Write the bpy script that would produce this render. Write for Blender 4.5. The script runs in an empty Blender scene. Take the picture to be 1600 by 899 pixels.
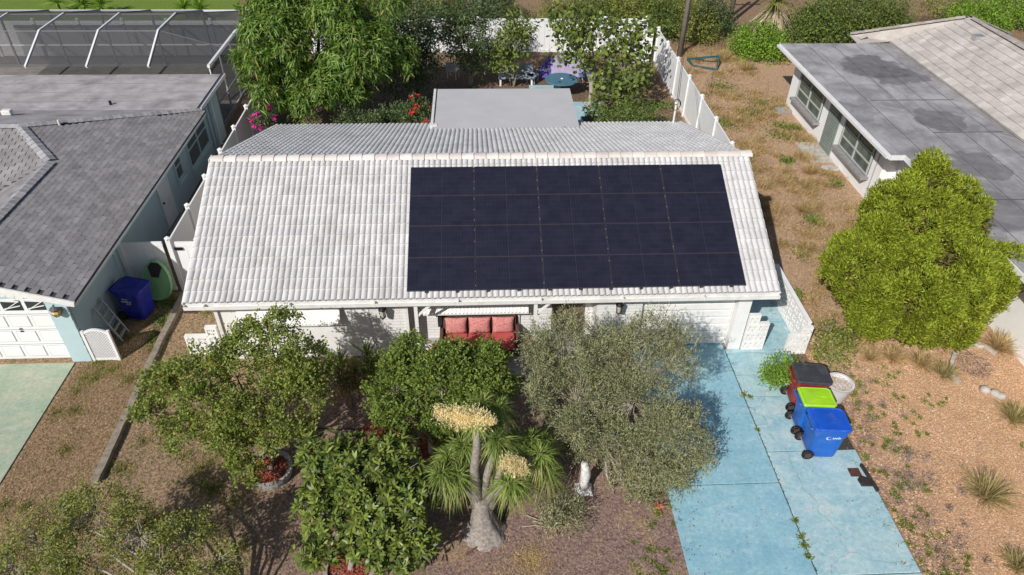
import bpy, math, random
import numpy as np
from mathutils import Vector, Matrix
random.seed(7); RS = np.random.RandomState(11)
rad = math.radians
scene = bpy.context.scene
COL = scene.collection

# ---------------------------------------------------------------- camera
FPX, PITCH, YAW, ROLL, CH = 1116.0, rad(37.99), rad(3.366), rad(-1.024), 13.66
_f = Vector((math.sin(YAW)*math.cos(PITCH), math.cos(YAW)*math.cos(PITCH), -math.sin(PITCH)))
_r = Vector((math.cos(YAW), -math.sin(YAW), 0)); _d = _f.cross(_r)
_c, _s = math.cos(ROLL), math.sin(ROLL)
RIGHT = _c*_r + _s*_d; DOWN = -_s*_r + _c*_d; FWD = _f
CAM = Vector((0, 0, CH))
cd = bpy.data.cameras.new('camera'); cam = bpy.data.objects.new('camera', cd); COL.objects.link(cam)
cd.sensor_width = 36; cd.lens = FPX/1600*36; cd.clip_start = .1; cd.clip_end = 2000
cam.matrix_world = Matrix(((RIGHT.x, -DOWN.x, -FWD.x, 0), (RIGHT.y, -DOWN.y, -FWD.y, 0), (RIGHT.z, -DOWN.z, -FWD.z, CH), (0, 0, 0, 1)))
scene.camera = cam
# ---------------------------------------------------------------- world, sun, exposure
SUN_AZ, SUN_EL = rad(35), rad(38)
w = bpy.data.worlds.new('World'); scene.world = w; w.use_nodes = True
nt = w.node_tree; bg = nt.nodes['Background']; sk = nt.nodes.new('ShaderNodeTexSky')
sk.sky_type = 'NISHITA'; sk.sun_disc = False; sk.sun_elevation = SUN_EL; sk.sun_rotation = math.pi + SUN_AZ
nt.links.new(sk.outputs[0], bg.inputs[0]); bg.inputs[1].default_value = 0.072
sl = bpy.data.lights.new('sun', 'SUN'); sl.energy = 4.55; sl.angle = rad(0.5); sl.color = (1, .965, .91)
sun = bpy.data.objects.new('sun', sl); COL.objects.link(sun)
sd = Vector((math.sin(SUN_AZ)*math.cos(SUN_EL), math.cos(SUN_AZ)*math.cos(SUN_EL), -math.sin(SUN_EL)))
sun.rotation_euler = sd.to_track_quat('-Z', 'Y').to_euler(); sun.location = (-20, -20, 40)
vs = scene.view_settings; vs.view_transform = 'Standard'; vs.look = 'None'; vs.exposure = 0.0; vs.gamma = 1; vs.use_curve_mapping = False

# ---------------------------------------------------------------- pixel -> place helpers
def ray(u, v): return RIGHT*((u-800)/FPX) + DOWN*((v-449.5)/FPX) + FWD
def G(u, v, z=0.0): d = ray(u, v); return CAM + d*((z-CH)/d.z)
def PX(u, v, x): d = ray(u, v); return CAM + d*(x/d.x)
def PY(u, v, y): d = ray(u, v); return CAM + d*(y/d.y)
def scale_at(p): return (p-CAM).dot(FWD)/FPX      # metres per photo pixel

# ---------------------------------------------------------------- materials
MATS = {}
def ramp2(n, l, fac, c1, c2, p1=.35, p2=.65):
    r = n.new('ShaderNodeValToRGB'); r.color_ramp.elements[0].position = p1; r.color_ramp.elements[1].position = p2
    r.color_ramp.elements[0].color = (*c1, 1); r.color_ramp.elements[1].color = (*c2, 1)
    l.new(fac, r.inputs[0]); return r.outputs[0]
def noise(n, l, vec, scale, detail=4, rough=.6, dist=0):
    t = n.new('ShaderNodeTexNoise'); t.inputs['Scale'].default_value = scale; t.inputs['Detail'].default_value = detail
    t.inputs['Roughness'].default_value = rough; t.inputs['Distortion'].default_value = dist
    if vec is not None: l.new(vec, t.inputs['Vector'])
    return t.outputs[0]
def mixc(n, l, fac, a, b, mode='MIX'):
    m = n.new('ShaderNodeMix'); m.data_type = 'RGBA'; m.blend_type = mode
    for s, v in ((m.inputs[0], fac), (m.inputs[6], a), (m.inputs[7], b)):
        if isinstance(v, bpy.types.NodeSocket): l.new(v, s)
        elif isinstance(v, (int, float)): s.default_value = v
        else: s.default_value = (*v, 1)
    return m.outputs[2]
def mathn(n, l, op, a, b=None, clamp=False):
    m = n.new('ShaderNodeMath'); m.operation = op; m.use_clamp = clamp
    for i, v in enumerate((a, b)):
        if v is None: continue
        if isinstance(v, bpy.types.NodeSocket): l.new(v, m.inputs[i])
        else: m.inputs[i].default_value = v
    return m.outputs[0]
def new_mat(name):
    m = bpy.data.materials.new(name); m.use_nodes = True
    return m, m.node_tree.nodes, m.node_tree.links, m.node_tree.nodes['Principled BSDF']
def posn(n): return n.new('ShaderNodeNewGeometry').outputs['Position']
def randval(n, l):
    g = n.new('ShaderNodeNewGeometry').outputs['Random Per Island']; o = n.new('ShaderNodeObjectInfo').outputs['Random']
    return mathn(n, l, 'FRACT', mathn(n, l, 'ADD', g, o))
def mat(name, c1, c2=None, scale=3, rough=.7, bump=0, bscale=40, rnd=0, stain=None, sscale=1.0, samt=.5, metal=0, spec=.3):
    """colour between c1 and c2 by noise; rnd = per-piece brightness spread; stain = second colour in blotches"""
    if name in MATS: return MATS[name]
    m, n, l, b = new_mat(name); p = posn(n)
    if c2 is None: c2 = tuple(x*.86 for x in c1)
    c = ramp2(n, l, noise(n, l, p, scale, 6, .65), c2, c1)
    if stain:
        f = n.new('ShaderNodeMapRange'); l.new(noise(n, l, p, sscale, 5, .7, .4), f.inputs[0])
        f.inputs[1].default_value = .5; f.inputs[2].default_value = .72; f.inputs[4].default_value = samt
        c = mixc(n, l, f.outputs[0], c, stain)
    if rnd:
        v = n.new('ShaderNodeMapRange'); l.new(randval(n, l), v.inputs[0]); v.inputs[3].default_value = 1-rnd; v.inputs[4].default_value = 1+rnd*.6
        h = n.new('ShaderNodeHueSaturation'); l.new(v.outputs[0], h.inputs['Value']); l.new(c, h.inputs['Color']); c = h.outputs[0]
    l.new(c, b.inputs['Base Color']); b.inputs['Roughness'].default_value = rough; b.inputs['Metallic'].default_value = metal
    b.inputs['Specular IOR Level'].default_value = spec
    if bump:
        bn = n.new('ShaderNodeBump'); bn.inputs['Strength'].default_value = bump; bn.inputs['Distance'].default_value = .02
        l.new(noise(n, l, p, bscale, 5), bn.inputs['Height']); l.new(bn.outputs[0], b.inputs['Normal'])
    MATS[name] = m; return m
LEAF = 1.72
DRY = ('straw', 'tuft', 'dead', 'cream', 'brown', 'litter', 'gravel', 'far_mulch', 'white', 'red_b', 'magenta')
def leafmat(name, dark, light, odd=None, trans=.35, rough=.5):
    if name in MATS: return MATS[name]
    dark, light = [tuple(x*(1.3 if name.startswith(DRY) else LEAF) for x in c_) for c_ in (dark, light)]
    m, n, l, b = new_mat(name)
    g = randval(n, l)
    r = n.new('ShaderNodeValToRGB'); e = r.color_ramp.elements
    e[0].position = 0; e[0].color = (*dark, 1); e[1].position = .8; e[1].color = (*light, 1)
    if odd: x = e.new(.95); x.color = (*light, 1); y = e.new(.97); y.color = (*odd, 1)
    l.new(g, r.inputs[0])
    big = n.new('ShaderNodeMapRange'); l.new(noise(n, l, posn(n), 1.6, 3), big.inputs[0]); big.inputs[1].default_value = .3; big.inputs[2].default_value = .7
    big.inputs[3].default_value = .78; big.inputs[4].default_value = 1.2
    h = n.new('ShaderNodeHueSaturation'); l.new(big.outputs[0], h.inputs['Value']); l.new(r.outputs[0], h.inputs['Color'])
    c = h.outputs[0]
    l.new(c, b.inputs['Base Color']); b.inputs['Roughness'].default_value = rough; b.inputs['Specular IOR Level'].default_value = .35
    t = n.new('ShaderNodeBsdfTranslucent'); l.new(mixc(n, l, .35, c, (light[0]*1.5, light[1]*1.6, light[2])), t.inputs[0])
    mx = n.new('ShaderNodeMixShader'); mx.inputs[0].default_value = trans
    l.new(b.outputs[0], mx.inputs[1]); l.new(t.outputs[0], mx.inputs[2]); l.new(mx.outputs[0], n['Material Output'].inputs[0])
    MATS[name] = m; return m

WHITE = mat('white_paint', (.80, .79, .77), (.73, .72, .70), 2.5, .6, .06, 30, stain=(.62, .60, .57), sscale=1.3, samt=.3)
VINYL = mat('white_vinyl', (.80, .80, .80), (.76, .76, .77), 2, .4, stain=(.66, .65, .62), sscale=.9, samt=.25)
TRIM = mat('white_trim', (.78, .77, .75), (.66, .65, .63), 4, .5, stain=(.42, .41, .39), sscale=2.5, samt=.35)
BLACK = mat('black_metal', (.012, .012, .013), rough=.45)
DARKG = mat('dark_gap', (.03, .03, .032), rough=.9)
GLASS = mat('window_glass', (.035, .045, .05), (.02, .025, .03), 2, .08, spec=.5)

# ---------------------------------------------------------------- mesh helpers
class MB:
    def __init__(s): s.v = []; s.f = []
    def add(s, vs, fs):
        k = len(s.v); s.v += [tuple(v) for v in vs]; s.f += [tuple(i+k for i in f) for f in fs]; return s
    def box(s, a, b):
        (x0, y0, z0), (x1, y1, z1) = a, b
        return s.hexa([(x0, y0, z0), (x1, y0, z0), (x1, y1, z0), (x0, y1, z0), (x0, y0, z1), (x1, y0, z1), (x1, y1, z1), (x0, y1, z1)])
    def hexa(s, p): return s.add(p, [(0, 3, 2, 1), (4, 5, 6, 7), (0, 1, 5, 4), (1, 2, 6, 5), (2, 3, 7, 6), (3, 0, 4, 7)])
    def cbox(s, c, sz): return s.box([c[i]-sz[i]/2 for i in range(3)], [c[i]+sz[i]/2 for i in range(3)])
    def beam(s, p, q, w, h=None, up=(0, 0, 1)):
        h = h or w; p = Vector(p); q = Vector(q); d = (q-p).normalized(); u = Vector(up)
        if abs(d.dot(u)) > .98: u = Vector((0, 1, 0))
        a = d.cross(u).normalized()*w/2; b = a.cross(d).normalized()*h/2
        return s.hexa([p-a-b, p+a-b, p+a+b, p-a+b, q-a-b, q+a-b, q+a+b, q-a+b])
    def slab(s, poly, t):           # polygon given as top face, extruded down along its normal
        P = [Vector(p) for p in poly]; n = (P[1]-P[0]).cross(P[2]-P[0]).normalized(); 
        if n.z < 0: P.reverse(); n = -n
        k = len(P); B = [p-n*t for p in P]
        return s.add(P+B, [tuple(range(k)), tuple(range(2*k-1, k-1, -1))]+[(i, i+k, (i+1) % k+k, (i+1) % k) for i in range(k)])
    def prism(s, poly, z0, z1):
        k = len(poly); return s.add([(x, y, z0) for x, y in poly]+[(x, y, z1) for x, y in poly],
            [tuple(range(k-1, -1, -1)), tuple(range(k, 2*k))]+[(i, (i+1) % k, (i+1) % k+k, i+k) for i in range(k)])
    def tube(s, pts, rs, n=6, cap=True):
        P = [Vector(p) for p in pts]
        if isinstance(rs, (int, float)): rs = [rs]*len(P)
        k0 = len(s.v)
        for i, p in enumerate(P):
            d = (P[min(i+1, len(P)-1)]-P[max(i-1, 0)])
            d = d.normalized() if d.length > 1e-9 else Vector((0, 0, 1))
            u = Vector((1, 0, 0)) if abs(d.x) < .8 else Vector((0, 1, 0))
            a = d.cross(u).normalized(); b = d.cross(a)
            for j in range(n):
                t = 2*math.pi*j/n; s.v.append(tuple(p+(a*math.cos(t)+b*math.sin(t))*rs[i]))
        for i in range(len(P)-1):
            for j in range(n):
                s.f.append((k0+i*n+j, k0+i*n+(j+1) % n, k0+(i+1)*n+(j+1) % n, k0+(i+1)*n+j))
        if cap: s.f.append(tuple(k0+j for j in range(n-1, -1, -1))); s.f.append(tuple(k0+(len(P)-1)*n+j for j in range(n)))
        return s
    def lathe(s, prof, c=(0, 0, 0), n=20, axis='z', sx=1, sy=1):
        k0 = len(s.v)
        for r, h in prof:
            for j in range(n):
                t = 2*math.pi*j/n; x, y = r*math.cos(t)*sx, r*math.sin(t)*sy
                p = (x, y, h) if axis == 'z' else ((x, h, y) if axis == 'y' else (h, x, y))
                s.v.append((c[0]+p[0], c[1]+p[1], c[2]+p[2]))
        for i in range(len(prof)-1):
            for j in range(n): s.f.append((k0+i*n+j, k0+i*n+(j+1) % n, k0+(i+1)*n+(j+1) % n, k0+(i+1)*n+j))
        s.f.append(tuple(k0+j for j in range(n-1, -1, -1))); s.f.append(tuple(k0+(len(prof)-1)*n+j for j in range(n)))
        return s
    def build(s, name, m, parent=None, smooth=False, local=False, bevel=0):
        off = Vector((0, 0, 0)); q = parent
        if not local:
            while q is not None: off += q.location; q = q.parent
        me = bpy.data.meshes.new(name); me.from_pydata([(x-off.x, y-off.y, z-off.z) for x, y, z in s.v], [], s.f); me.update()
        if smooth:
            for p in me.polygons: p.use_smooth = True
        me.materials.append(m); o = bpy.data.objects.new(name, me); COL.objects.link(o); o.parent = parent
        if bevel:
            bv = o.modifiers.new('bevel', 'BEVEL'); bv.width = bevel; bv.segments = 2; bv.limit_method = 'ANGLE'
        return o
def tag(o, label, cat, group=None):
    o['label'] = label; o['category'] = cat
    if group: o['group'] = group
    return o
def thing(name, label, cat, loc=(0, 0, 0), rz=0, group=None):
    o = bpy.data.objects.new(name, None); COL.objects.link(o); o.location = loc; o.rotation_euler = (0, 0, rz); o.empty_display_size = .2
    return tag(o, label, cat, group)
def struct(o): o['kind'] = 'structure'; return o
def stuff(o): o['kind'] = 'stuff'; return o
def inst(name, me, parent, M):
    o = bpy.data.objects.new(name, me); COL.objects.link(o); o.parent = parent
    off = Vector((0, 0, 0)); q = parent
    while q is not None: off += q.location; q = q.parent
    o.matrix_basis = Matrix.Translation(-off) @ M; return o
def np_mesh(name, V, Fq, m, parent=None, smooth=False):
    """V (n,3) float, Fq (k,c) int, all faces c-sided"""
    off = Vector((0, 0, 0)); q = parent
    while q is not None: off += q.location; q = q.parent
    V = np.asarray(V, np.float32) - np.array(off, np.float32)
    k, c = Fq.shape; me = bpy.data.meshes.new(name)
    me.vertices.add(len(V)); me.vertices.foreach_set('co', V.ravel())
    me.loops.add(k*c); me.loops.foreach_set('vertex_index', Fq.astype(np.int32).ravel())
    me.polygons.add(k); me.polygons.foreach_set('loop_start', np.arange(0, k*c, c, dtype=np.int32)); me.polygons.foreach_set('loop_total', np.full(k, c, np.int32))
    if smooth: me.polygons.foreach_set('use_smooth', np.ones(k, bool))
    me.update(calc_edges=True); me.materials.append(m)
    o = bpy.data.objects.new(name, me); COL.objects.link(o); o.parent = parent; return o
def basis(ex, ey, p):
    ex = Vector(ex).normalized(); ey = Vector(ey).normalized(); n = ex.cross(ey).normalized()
    return Matrix(((ex.x, ey.x, n.x, p[0]), (ex.y, ey.y, n.y, p[1]), (ex.z, ey.z, n.z, p[2]), (0, 0, 0, 1)))
def field(parent, name, mb, m, mats, limit, smooth=False):
    """pieces sharing one mesh: the ones that show largest are objects, the rest one 'stuff' part"""
    me = bpy.data.meshes.new(name); me.from_pydata(mb.v, [], mb.f); me.materials.append(m)
    if smooth:
        for p in me.polygons: p.use_smooth = True
    mats = sorted(mats, key=lambda M: (M.translation-CAM).length)
    for M in mats[:limit]: inst(name, me, parent, M)
    if len(mats) > limit:
        V0 = np.array(mb.v); Vs = []; j = MB()
        base = [tuple(f) for f in mb.f]
        for M in mats[limit:]:
            A = np.array(M); Vn = V0 @ A[:3, :3].T + A[:3, 3]; k = len(j.v)
            j.v += [tuple(r) for r in Vn]; j.f += [tuple(i+k for i in f) for f in base]
        stuff(j.build(name, m, parent, smooth=smooth))

# ---------------------------------------------------------------- foliage helpers
def unit(a): return a/np.maximum(np.linalg.norm(a, axis=1, keepdims=True), 1e-9)
def rdir(n): return unit(RS.normal(size=(n, 3)))
def leaf_arrays(P, D, L, W, fold=.25, droop=0, up=None, shape='diamond'):
    """leaf blades: P base points, D axes, L lengths, W widths"""
    n = len(P); L = np.broadcast_to(np.asarray(L, float), (n,))[:, None]; W = np.broadcast_to(np.asarray(W, float), (n,))[:, None]
    ref = rdir(n)*.5 + (np.array([0, 0, 1.]) if up is None else up); S = unit(np.cross(D, ref)); N = unit(np.cross(S, D))
    tip = P + D*L; tip[:, 2] -= droop*L[:, 0]
    if shape == 'diamond':
        mid = P + D*L*.45 + N*W*fold; mid[:, 2] -= droop*.25*L[:, 0]
        V = np.stack([P, mid+S*W*.5, tip, mid-S*W*.5], 1).reshape(-1, 3); F = np.arange(n*4).reshape(n, 4)
        F = np.concatenate([F[:, [0, 1, 2]], F[:, [0, 2, 3]]])
    elif shape == 'round':
        q = []
        for a, b in ((0, .0), (.2, .42), (.62, .5), (1, .16), (1, -.16), (.62, -.5), (.2, -.42)):
            q.append(P + D*L*a + S*W*b + N*W*fold*abs(b)*2)
        V = np.stack(q, 1).reshape(-1, 3); b0 = (np.arange(n)*7)[:, None]
        F = np.concatenate([b0+np.array(t) for t in ([0, 1, 6], [1, 2, 6], [2, 5, 6], [2, 3, 5], [3, 4, 5])])
    else:                               # strap: 3 joints, bending down
        m1 = P + D*L*.4; m2 = P + D*L*.75; m1[:, 2] -= droop*.12*L[:, 0]; m2[:, 2] -= droop*.45*L[:, 0]
        V = np.stack([P-S*W*.35, P+S*W*.35, m1-S*W*.5, m1+S*W*.5, m2-S*W*.35, m2+S*W*.35, tip], 1).reshape(-1, 3); b0 = (np.arange(n)*7)[:, None]
        F = np.concatenate([b0+np.array(t) for t in ([0, 1, 3], [0, 3, 2], [2, 3, 5], [2, 5, 4], [4, 5, 6])])
    return V, F
def lobes_px(spec):
    """(u, v, depth y, ru px, rv px, ry m) -> list of (centre, radii)"""
    out = []
    for u, v, y, ru, rv, ry in spec:
        p = PY(u, v, y); s = scale_at(p); out.append((np.array(p), np.array([ru*s, ry, rv*s])))
    return out
def clusters(lobes, dens, shell=(.55, 1.0), zmin=.15, upbias=.25):
    C, A = [], []
    for c, r in lobes:
        n = max(4, int(dens*4*math.pi*((r[0]*r[1])**1.6/3+(r[0]*r[2])**1.6/3+(r[1]*r[2])**1.6/3)**(1/1.6)))
        d = rdir(n); d[:, 2] += upbias; d = unit(d); k = RS.uniform(shell[0]**2, shell[1]**2, n)**.5
        p = c + d*r*k[:, None]; a = unit(d/np.maximum(r, .05)*np.mean(r)); ok = p[:, 2] > zmin
        C.append(p[ok]); A.append(a[ok])
    return np.concatenate(C), np.concatenate(A)
def puffs(lobes, m, f=(.3, .5), up=.35):
    out = []
    for c, r in lobes:
        for d in unit(rdir(m)+np.array([0, 0, up])): out.append((c+d*r*RS.uniform(.55, .9), r*RS.uniform(*f)))
    return out
def spray(nl, L, W, length=.3, wob=.03, ang=(.3, .9), droop=0, shape='diamond', lift=.25):
    def f(C, A):
        n = len(C); ax = unit(A+RS.normal(size=A.shape)*.45+np.array([0, 0, lift])); t = np.tile(np.linspace(0, 1, nl), n)[:, None]; Ax = np.repeat(ax, nl, 0)
        P = np.repeat(C, nl, 0)+Ax*(t-.5)*length+RS.normal(size=(n*nl, 3))*wob; T = unit(np.cross(Ax, rdir(n*nl))); th = RS.uniform(ang[0], ang[1], (n*nl, 1))
        return leaf_arrays(P, unit(Ax*np.cos(th)+T*np.sin(th)), L*RS.uniform(.6, 1.2, n*nl), W*RS.uniform(.7, 1.2, n*nl), .2, droop, np.array([0, -.2, .9]), shape)
    return f
def branch_mesh(name, m, parent, base, fork, targets, r0, r1=.012, twigs=None, multi=0):
    mb = MB(); base = Vector(base); fork = Vector(fork)
    def bend(p, q, a):
        d = (q-p); return [p, p+d*.35+Vector((random.uniform(-a, a), random.uniform(-a, a), random.uniform(0, a)))*d.length, p+d*.7+Vector((random.uniform(-a, a), random.uniform(-a, a), a*.6))*d.length, q]
    if multi:
        for t in targets:
            b = base+Vector((random.uniform(-.15, .15)*multi, random.uniform(-.15, .15)*multi, -.05)); pts = bend(b, Vector(t), .06)
            mb.tube(pts, [r0, r0*.8, r0*.55, r1], 6)
    else:
        flare = base-Vector((0, 0, .05))
        mb.tube([flare, base+(fork-base)*.15, base+(fork-base)*.55+Vector((r0*.5, 0, 0)), fork], [r0*1.45, r0*1.05, r0*.95, r0*.85], 8)
        for t in targets: mb.tube(bend(fork-(fork-base)*random.uniform(0, .25), Vector(t), .08), [r0*.62, r0*.45, r0*.3, r1], 6)
    if twigs:
        for p, q in twigs: mb.tube(bend(Vector(p), Vector(q), .08), [r1*.9, r1*.7, r1*.5, r1*.3], 4, cap=False)
    return mb.build(name, m, parent, smooth=True)
def whorl_leaves(C, A, nl, L, W, spread=(.6, 1.3), droop=0, fold=.2, shape='diamond', jitter=.06, grav=0):
    n = len(C); k = nl; P = np.repeat(C, k, 0); Ax = np.repeat(A, k, 0)
    T = unit(np.cross(Ax, rdir(n*k))); th = RS.uniform(spread[0], spread[1], (n*k, 1))
    D = Ax*np.cos(th) + T*np.sin(th); D[:, 2] -= grav; D = unit(D)
    P = P + RS.normal(size=P.shape)*jitter
    return leaf_arrays(P, D, L*RS.uniform(.65, 1.2, n*k), W*RS.uniform(.7, 1.2, n*k), fold, droop, Ax*.8+np.array([0, 0, .5]), shape)
def tree(name, label, cat, base, fork_h, lobes, dens, leaf, lm, bark, r0=.1, group=None, shell=(.5, 1), multi=0, twigfrac=.15, upbias=.25, zmin=.2, puff=0, pf=(.3, .5)):
    base = Vector(base); t = thing(name, label, cat, base, 0, group)
    C, A = clusters(puffs(lobes, puff, pf) if puff else lobes, dens, shell, zmin, upbias)
    fork = base + Vector(((lobes[0][0][0]-base.x)*.25, (lobes[0][0][1]-base.y)*.25, fork_h))
    tw = []
    cs = np.array([c for c, r in lobes])
    for i in RS.choice(len(C), int(len(C)*twigfrac), replace=False):
        j = np.argmin(((cs-C[i])**2).sum(1)); tw.append((cs[j]+(C[i]-cs[j])*.15, C[i]))
    branch_mesh('trunk', bark, t, base, fork, [c for c, r in lobes], r0, max(.012, r0*.16), tw, multi)
    V, F = leaf(C, A); np_mesh('crown', V, F, lm, t)
    return t

# ================================================================ THE SETTING
def ground_material():
    m, n, l, b = new_mat('ground_soil'); p = posn(n)
    sx = n.new('ShaderNodeSeparateXYZ'); l.new(p, sx.inputs[0])
    w1 = mathn(n, l, 'MULTIPLY', mathn(n, l, 'SUBTRACT', noise(n, l, p, .9, 5, .7), .5), 2.2)
    X = mathn(n, l, 'ADD', sx.outputs[0], w1); Y = mathn(n, l, 'ADD', sx.outputs[1], w1)
    def step(s, a, wd=.4):
        r = n.new('ShaderNodeMapRange'); l.new(s, r.inputs[0]); r.inputs[1].default_value = a-wd; r.inputs[2].default_value = a+wd; return r.outputs[0]
    fine = noise(n, l, p, 15, 9, .82); mid = noise(n, l, p, 5.5, 7, .75); big = noise(n, l, p, .8, 5, .7)
    # dry lawn: straw, brown thatch, some green
    lawn = ramp2(n, l, fine, (.10, .058, .036), (.45, .315, .20), .38, .62)
    lawn = mixc(n, l, step(mid, .57, .06), lawn, ramp2(n, l, fine, (.05, .052, .016), (.21, .185, .065), .38, .62))
    mul = ramp2(n, l, fine, (.085, .05, .042), (.36, .25, .215), .38, .62)      # mulch and bare soil in the front bed
    mul = mixc(n, l, mathn(n, l, 'MULTIPLY', step(mid, .58, .06), .7), mul, ramp2(n, l, fine, (.06, .034, .026), (.24, .13, .09), .4, .6))
    mul = mixc(n, l, mathn(n, l, 'MULTIPLY', step(big, .58, .06), .7), mul, ramp2(n, l, fine, (.16, .105, .05), (.42, .31, .18), .38, .62))
    g2 = noise(n, l, p, 24, 8, .85)
    gra = ramp2(n, l, g2, (.22, .10, .045), (.70, .46, .28), .38, .62)   # shell gravel
    gra = mixc(n, l, mathn(n, l, 'MULTIPLY', step(mid, .6, .08), .6), gra, ramp2(n, l, g2, (.15, .09, .065), (.44, .33, .25), .38, .62))
    mauve = ramp2(n, l, fine, (.06, .04, .035), (.33, .23, .20), .38, .62)
    gra = mixc(n, l, mathn(n, l, 'MULTIPLY', mathn(n, l, 'SUBTRACT', 1.0, step(X, 9.7, .8)), step(mid, .47, .08)), gra, mauve)
    dry = ramp2(n, l, g2, (.18, .10, .06), (.58, .40, .265), .38, .62)
    dry = mixc(n, l, mathn(n, l, 'MULTIPLY', step(mid, .55, .08), .7), dry, ramp2(n, l, fine, (.11, .075, .05), (.36, .27, .17), .38, .62))
    bak = ramp2(n, l, fine, (.035, .025, .018), (.26, .175, .12), .38, .64)
    grn = ramp2(n, l, fine, (.07, .12, .02), (.17, .22, .045), .35, .65)
    far = ramp2(n, l, fine, (.09, .06, .04), (.34, .22, .14), .38, .62)
    c = mixc(n, l, step(X, -4.6, 1.6), lawn, mul)
    c = mixc(n, l, mathn(n, l, 'MULTIPLY', step(X, 8.9, .3), 1.0), c, gra)
    c = mixc(n, l, mathn(n, l, 'MULTIPLY', step(X, 8.9, .3), step(Y, 14.2, 1.5)), c, dry)
    inside = mathn(n, l, 'MULTIPLY', mathn(n, l, 'SUBTRACT', 1.0, step(X, 9.2, .2)), step(Y, 22.5, 1))
    c = mixc(n, l, inside, c, bak)
    c = mixc(n, l, step(sx.outputs[1], 38.0, .05), c, far)
    c = mixc(n, l, mathn(n, l, 'MULTIPLY', step(Y, 39.3, .3), mathn(n, l, 'SUBTRACT', 1.0, step(X, -14.5, .4))), c, grn)
    h = n.new('ShaderNodeHueSaturation'); h.inputs['Value'].default_value = 1.4; l.new(c, h.inputs['Color']); c = h.outputs[0]
    l.new(c, b.inputs['Base Color']); b.inputs['Roughness'].default_value = .95; b.inputs['Specular IOR Level'].default_value = .1
    bn = n.new('ShaderNodeBump'); bn.inputs['Strength'].default_value = .9; bn.inputs['Distance'].default_value = .05
    l.new(mathn(n, l, 'ADD', fine, mid), bn.inputs['Height']); l.new(bn.outputs[0], b.inputs['Normal'])
    return m
struct(MB().add([(-150, -40, 0), (150, -40, 0), (150, 260, 0), (-150, 260, 0)], [(0, 1, 2, 3)]).build('ground', ground_material()))

def concrete(name, c1, c2, c3, crack=True):
    m, n, l, b = new_mat(name); p = posn(n)
    ms_ = n.new('ShaderNodeMapping'); ms_.inputs['Scale'].default_value = (.75, 1.5, 1); l.new(p, ms_.inputs[0]); q = ms_.outputs[0]
    c = ramp2(n, l, noise(n, l, q, 1.1, 9, .72, .8), c1, c2, .4, .6)
    f = n.new('ShaderNodeMapRange'); l.new(noise(n, l, q, 2.0, 10, .8, .8), f.inputs[0]); f.inputs[1].default_value = .5; f.inputs[2].default_value = .66; f.inputs[4].default_value = .75
    c = mixc(n, l, f.outputs[0], c, c3)
    g = n.new('ShaderNodeMapRange'); l.new(noise(n, l, p, 11, 9, .85), g.inputs[0]); g.inputs[1].default_value = .36; g.inputs[2].default_value = .62; g.inputs[3].default_value = .78; g.inputs[4].default_value = 1.1
    h = n.new('ShaderNodeHueSaturation'); l.new(g.outputs[0], h.inputs['Value']); l.new(c, h.inputs['Color']); c = h.outputs[0]
    # long faint tyre-worn streaks
    mp = n.new('ShaderNodeMapping'); mp.inputs['Scale'].default_value = (1.6, .16, 1); l.new(p, mp.inputs[0])
    st = n.new('ShaderNodeMapRange'); l.new(noise(n, l, mp.outputs[0], 1.5, 4, .6), st.inputs[0]); st.inputs[1].default_value = .5; st.inputs[2].default_value = .7; st.inputs[4].default_value = .35
    c = mixc(n, l, st.outputs[0], c, tuple(x*.8 for x in c1))
    if crack:
        vt = n.new('ShaderNodeTexVoronoi'); vt.feature = 'DISTANCE_TO_EDGE'; vt.inputs['Scale'].default_value = .22
        wv = n.new('ShaderNodeVectorMath'); wv.operation = 'ADD'
        nz = n.new('ShaderNodeTexNoise'); nz.inputs['Scale'].default_value = 2; nz.inputs['Detail'].default_value = 6; l.new(p, nz.inputs['Vector'])
        sc = n.new('ShaderNodeVectorMath'); sc.operation = 'SCALE'; sc.inputs[3].default_value = .5; l.new(nz.outputs[1], sc.inputs[0])
        l.new(p, wv.inputs[0]); l.new(sc.outputs[0], wv.inputs[1]); l.new(wv.outputs[0], vt.inputs['Vector'])
        k = n.new('ShaderNodeMapRange'); l.new(vt.outputs[0], k.inputs[0]); k.inputs[1].default_value = .0; k.inputs[2].default_value = .003; k.inputs[3].default_value = .4; k.inputs[4].default_value = 0
        c = mixc(n, l, k.outputs[0], c, (.07, .09, .10))
    l.new(c, b.inputs['Base Color']); b.inputs['Roughness'].default_value = .75; b.inputs['Specular IOR Level'].default_value = .25
    bn = n.new('ShaderNodeBump'); bn.inputs['Strength'].default_value = .15; bn.inputs['Distance'].default_value = .01; l.new(noise(n, l, p, 60, 4), bn.inputs['Height']); l.new(bn.outputs[0], b.inputs['Normal'])
    return m
BLUEC = concrete('blue_concrete', (.235, .445, .54), (.30, .51, .595), (.42, .585, .63))
BLUEC2 = concrete('pale_blue_concrete', (.29, .49, .555), (.42, .58, .615), (.60, .645, .63))
GREENC = concrete('green_worn_concrete', (.33, .42, .31), (.45, .46, .35), (.53, .495, .40), crack=False)
JOINT = mat('joint_dirt', (.06, .055, .045), rough=.95)
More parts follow.
